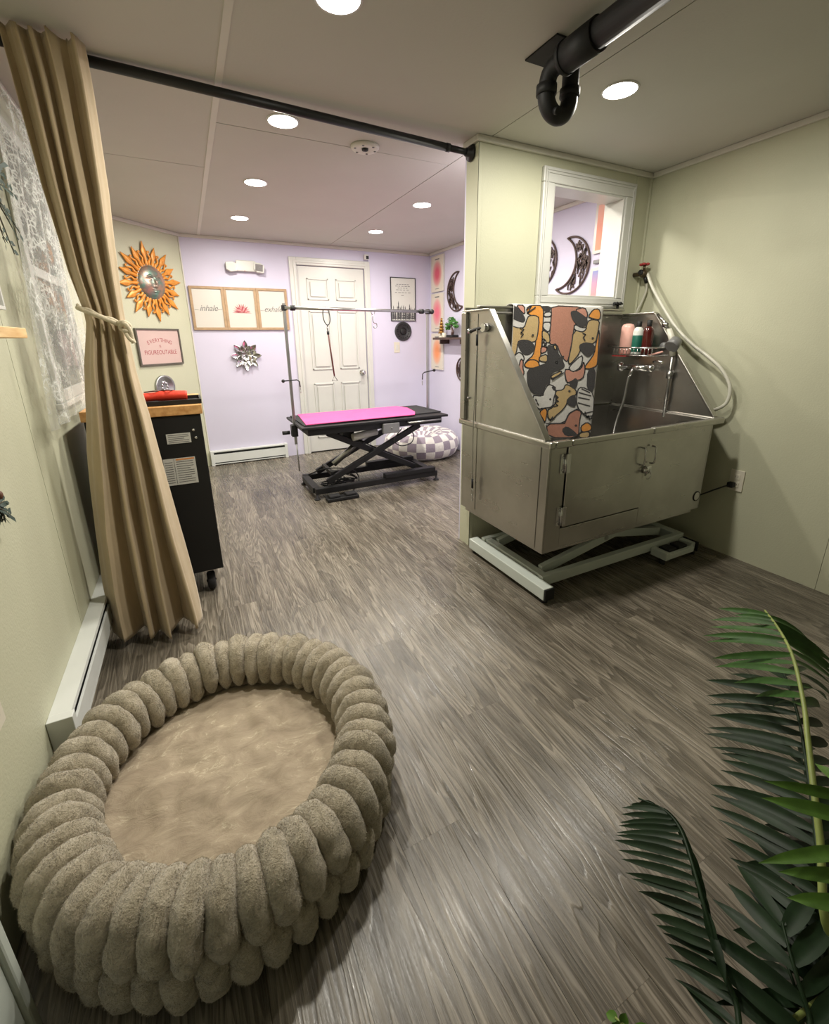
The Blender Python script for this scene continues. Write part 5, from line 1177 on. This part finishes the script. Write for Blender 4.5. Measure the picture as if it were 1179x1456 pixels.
# frond A: tall, seen from below its tip bending over, upper right
zA = .66
A = [crown+Vector((.02, .02, 0)), pxz(1185, 1330, .47), pxz(1166, 1190, .56), pxz(1150, 1060, .62), pxz(1143, 1000, .645), pxz(1128, 935, .66), pxz(1108, 895, .655), pxz(1088, 868, .64)]
lA_ = [(.985, pxz(1022, 862, .60)), (.965, pxz(1010, 878, .60)), (.945, pxz(1010, 887, .59)), (.925, pxz(1001, 899, .59)), (.905, pxz(1006, 908, .58)), (.885, pxz(1014, 931, .56)), (.865, pxz(1030, 940, .55)), (.845, pxz(1018, 942, .54)), (.825, pxz(1045, 965, .53)), (.80, pxz(1075, 985, .52)), (.95, pxz(1060, 890, .61)), (.78, pxz(1100, 1000, .53)), (.975, pxz(1045, 872, .62))]
lA = [(lerp(.96, .56, i/(len(lA_)-1)), p) for i, (q, p) in enumerate(sorted(lA_, key=lambda t_: -t_[0]))]
rA_ = [(.97, pxz(1150, 905, .60)), (.95, pxz(1175, 925, .60)), (.93, pxz(1190, 940, .59)), (.91, pxz(1195, 955, .59)), (.89, pxz(1198, 965, .58)), (.87, pxz(1198, 972, .58)), (.85, pxz(1192, 978, .57)), (.83, pxz(1185, 985, .57)), (.81, pxz(1178, 990, .57)), (.79, pxz(1168, 1000, .57))]
rA = [(lerp(.95, .58, i/(len(rA_)-1)), p) for i, (q, p) in enumerate(rA_)]
frond(A, .8, lA, rA, 'palm_mid', r=.0058, width=.015, nrm=(-.1, .2, .9))
# frond B: coloured as shaded, behind frond A
B = [crown+Vector((-.02, .03, 0)), pxz(1185, 1420, .36), pxz(1172, 1300, .42), pxz(1160, 1180, .46), pxz(1148, 1090, .49), pxz(1133, 1010, .51), pxz(1112, 950, .52)]
tips = [(1075, 940), (1005, 962), (1008, 997), (1015, 1012), (1002, 1038), (1026, 1066), (1026, 1090), (1012, 1110), (1011, 1140), (1033, 1186), (1050, 1226), (1065, 1260)]
lB = [(lerp(.95, .24, i/(len(tips)-1)), pxz(u, v, lerp(.46, .36, i/(len(tips)-1)))) for i, (u, v) in enumerate(tips)]
rB = [(lerp(.97, .45, i/9), pxz(lerp(1150, 1215, i/9), lerp(945, 1190, i/9), .45)) for i in range(10)]
frond(B, .4, lB, rB, 'palm_shaded', 'palm_shaded', r=.006, width=.019, dense=True)
B2 = [crown+Vector((0, .01, 0)), pxz(1200, 1440, .34), pxz(1188, 1340, .38), pxz(1172, 1230, .41), pxz(1150, 1120, .43), pxz(1135, 1060, .43)]
tips2 = [(1090, 1040), (1060, 1062), (1048, 1100), (1058, 1130), (1040, 1150), (1068, 1180), (1075, 1215), (1082, 1258), (1095, 1300)]
frond(B2, .4, [(lerp(.9, .22, i/8), pxz(u, v, .34)) for i, (u, v) in enumerate(tips2)], [(lerp(.97, .5, i/6), pxz(lerp(1160, 1225, i/6), lerp(1060, 1260, i/6), .36)) for i in range(7)], 'palm_shaded', 'palm_shaded', r=.005, width=.021)
# frond C: lower left
C_ = [crown+Vector((-.05, .0, 0)), pxz(1090, 1500, .36), pxz(1045, 1420, .38), pxz(1020, 1350, .40), pxz(1002, 1290, .42), pxz(985, 1230, .43), pxz(968, 1180, .43), pxz(945, 1152, .42), pxz(908, 1135, .40)]
tipsC = [(908, 1141), (885, 1146), (882, 1166), (877, 1180), (874, 1190), (884, 1217), (898, 1245), (922, 1270), (934, 1312), (950, 1338), (948, 1358), (977, 1402)]
lC = [(lerp(.92, .17, i/(len(tipsC)-1)), pxz(u, v, lerp(.38, .33, i/(len(tipsC)-1)))) for i, (u, v) in enumerate(tipsC)]
tipsD = [(962, 1165), (977, 1180), (984, 1205), (990, 1225), (998, 1250), (1002, 1270), (1008, 1300), (1018, 1345), (1030, 1385)]
rC = [(lerp(.95, .42, i/8), pxz(u+3, v+14, .40)) for i, (u, v) in enumerate(tipsD)]
frond(C_, .3, lC, rC, 'palm_shaded', 'palm_shaded', r=.0045, width=.013, dense=True)
# frond D: long shade-coloured blades rising from the bottom right
D = [crown+Vector((0, -.02, 0)), pxz(1175, 1500, .36), pxz(1150, 1440, .39), pxz(1128, 1370, .41), pxz(1112, 1310, .42)]
lD = [(.97, pxz(1049, 1226, .38)), (.85, pxz(1036, 1252, .38)), (.72, pxz(1014, 1274, .38)), (.55, pxz(995, 1312, .37)), (.40, pxz(993, 1342, .37)), (.28, pxz(1000, 1380, .36)), (.15, pxz(1010, 1420, .36))]
rD = [(.92, pxz(1165, 1262, .42)), (.75, pxz(1195, 1300, .41)), (.6, pxz(1205, 1345, .40)), (.45, pxz(1212, 1390, .40))]
frond(D, .3, lD, rD, 'palm_shaded', 'palm_shaded', r=.005, width=.024)
# fronds G: more shade-coloured blades filling the lower right
for gx, gy, gz in ((1120, 1235, .40), (1150, 1180, .37), (1105, 1330, .33)):
    G = [crown+Vector((.01, .0, 0)), pxz(gx+95, gy+250, .30), pxz(gx+62, gy+170, gz-.05), pxz(gx+28, gy+80, gz-.01), pxz(gx, gy, gz)]
    lG = [(lerp(.98, .3, i/8), pxz(gx-62+i*11+(i % 2)*8, gy-10+i*24, gz-.05)) for i in range(9)]; rG = [(lerp(.95, .35, i/6), pxz(gx+62+i*8, gy+18+i*26, gz-.03)) for i in range(7)]
    frond(G, .3, lG, rG, 'palm_shaded', 'palm_shaded', r=.005, width=.021)
# frond E: bright blades close to the camera at the right edge
E_ = [crown+Vector((.04, -.02, 0)), pxz(1230, 1420, .55), pxz(1222, 1300, .62), pxz(1215, 1200, .66), pxz(1210, 1120, .68)]
lE = [(.98, pxz(1160, 1083, .66)), (.95, pxz(1087, 1106, .66)), (.85, pxz(1084, 1130, .66)), (.72, pxz(1080, 1222, .63)), (.62, pxz(1108, 1236, .62)), (.52, pxz(1120, 1273, .61))]
frond(E_, .4, lE, [], 'palm_bright', r=.005, width=.017, nrm=(0, -.6, .8))
# frond F: one leaf tip low in front
F_ = [crown+Vector((-.06, -.03, 0)), pxz(1000, 1540, .40), pxz(925, 1490, .42), pxz(875, 1447, .41)]
frond(F_, .4, [(.98, pxz(862, 1440, .40)), (.9, pxz(868, 1462, .39)), (.75, pxz(880, 1480, .39))], [(.93, pxz(890, 1440, .42)), (.8, pxz(920, 1455, .42))], 'palm_bright', r=.004, width=.014)
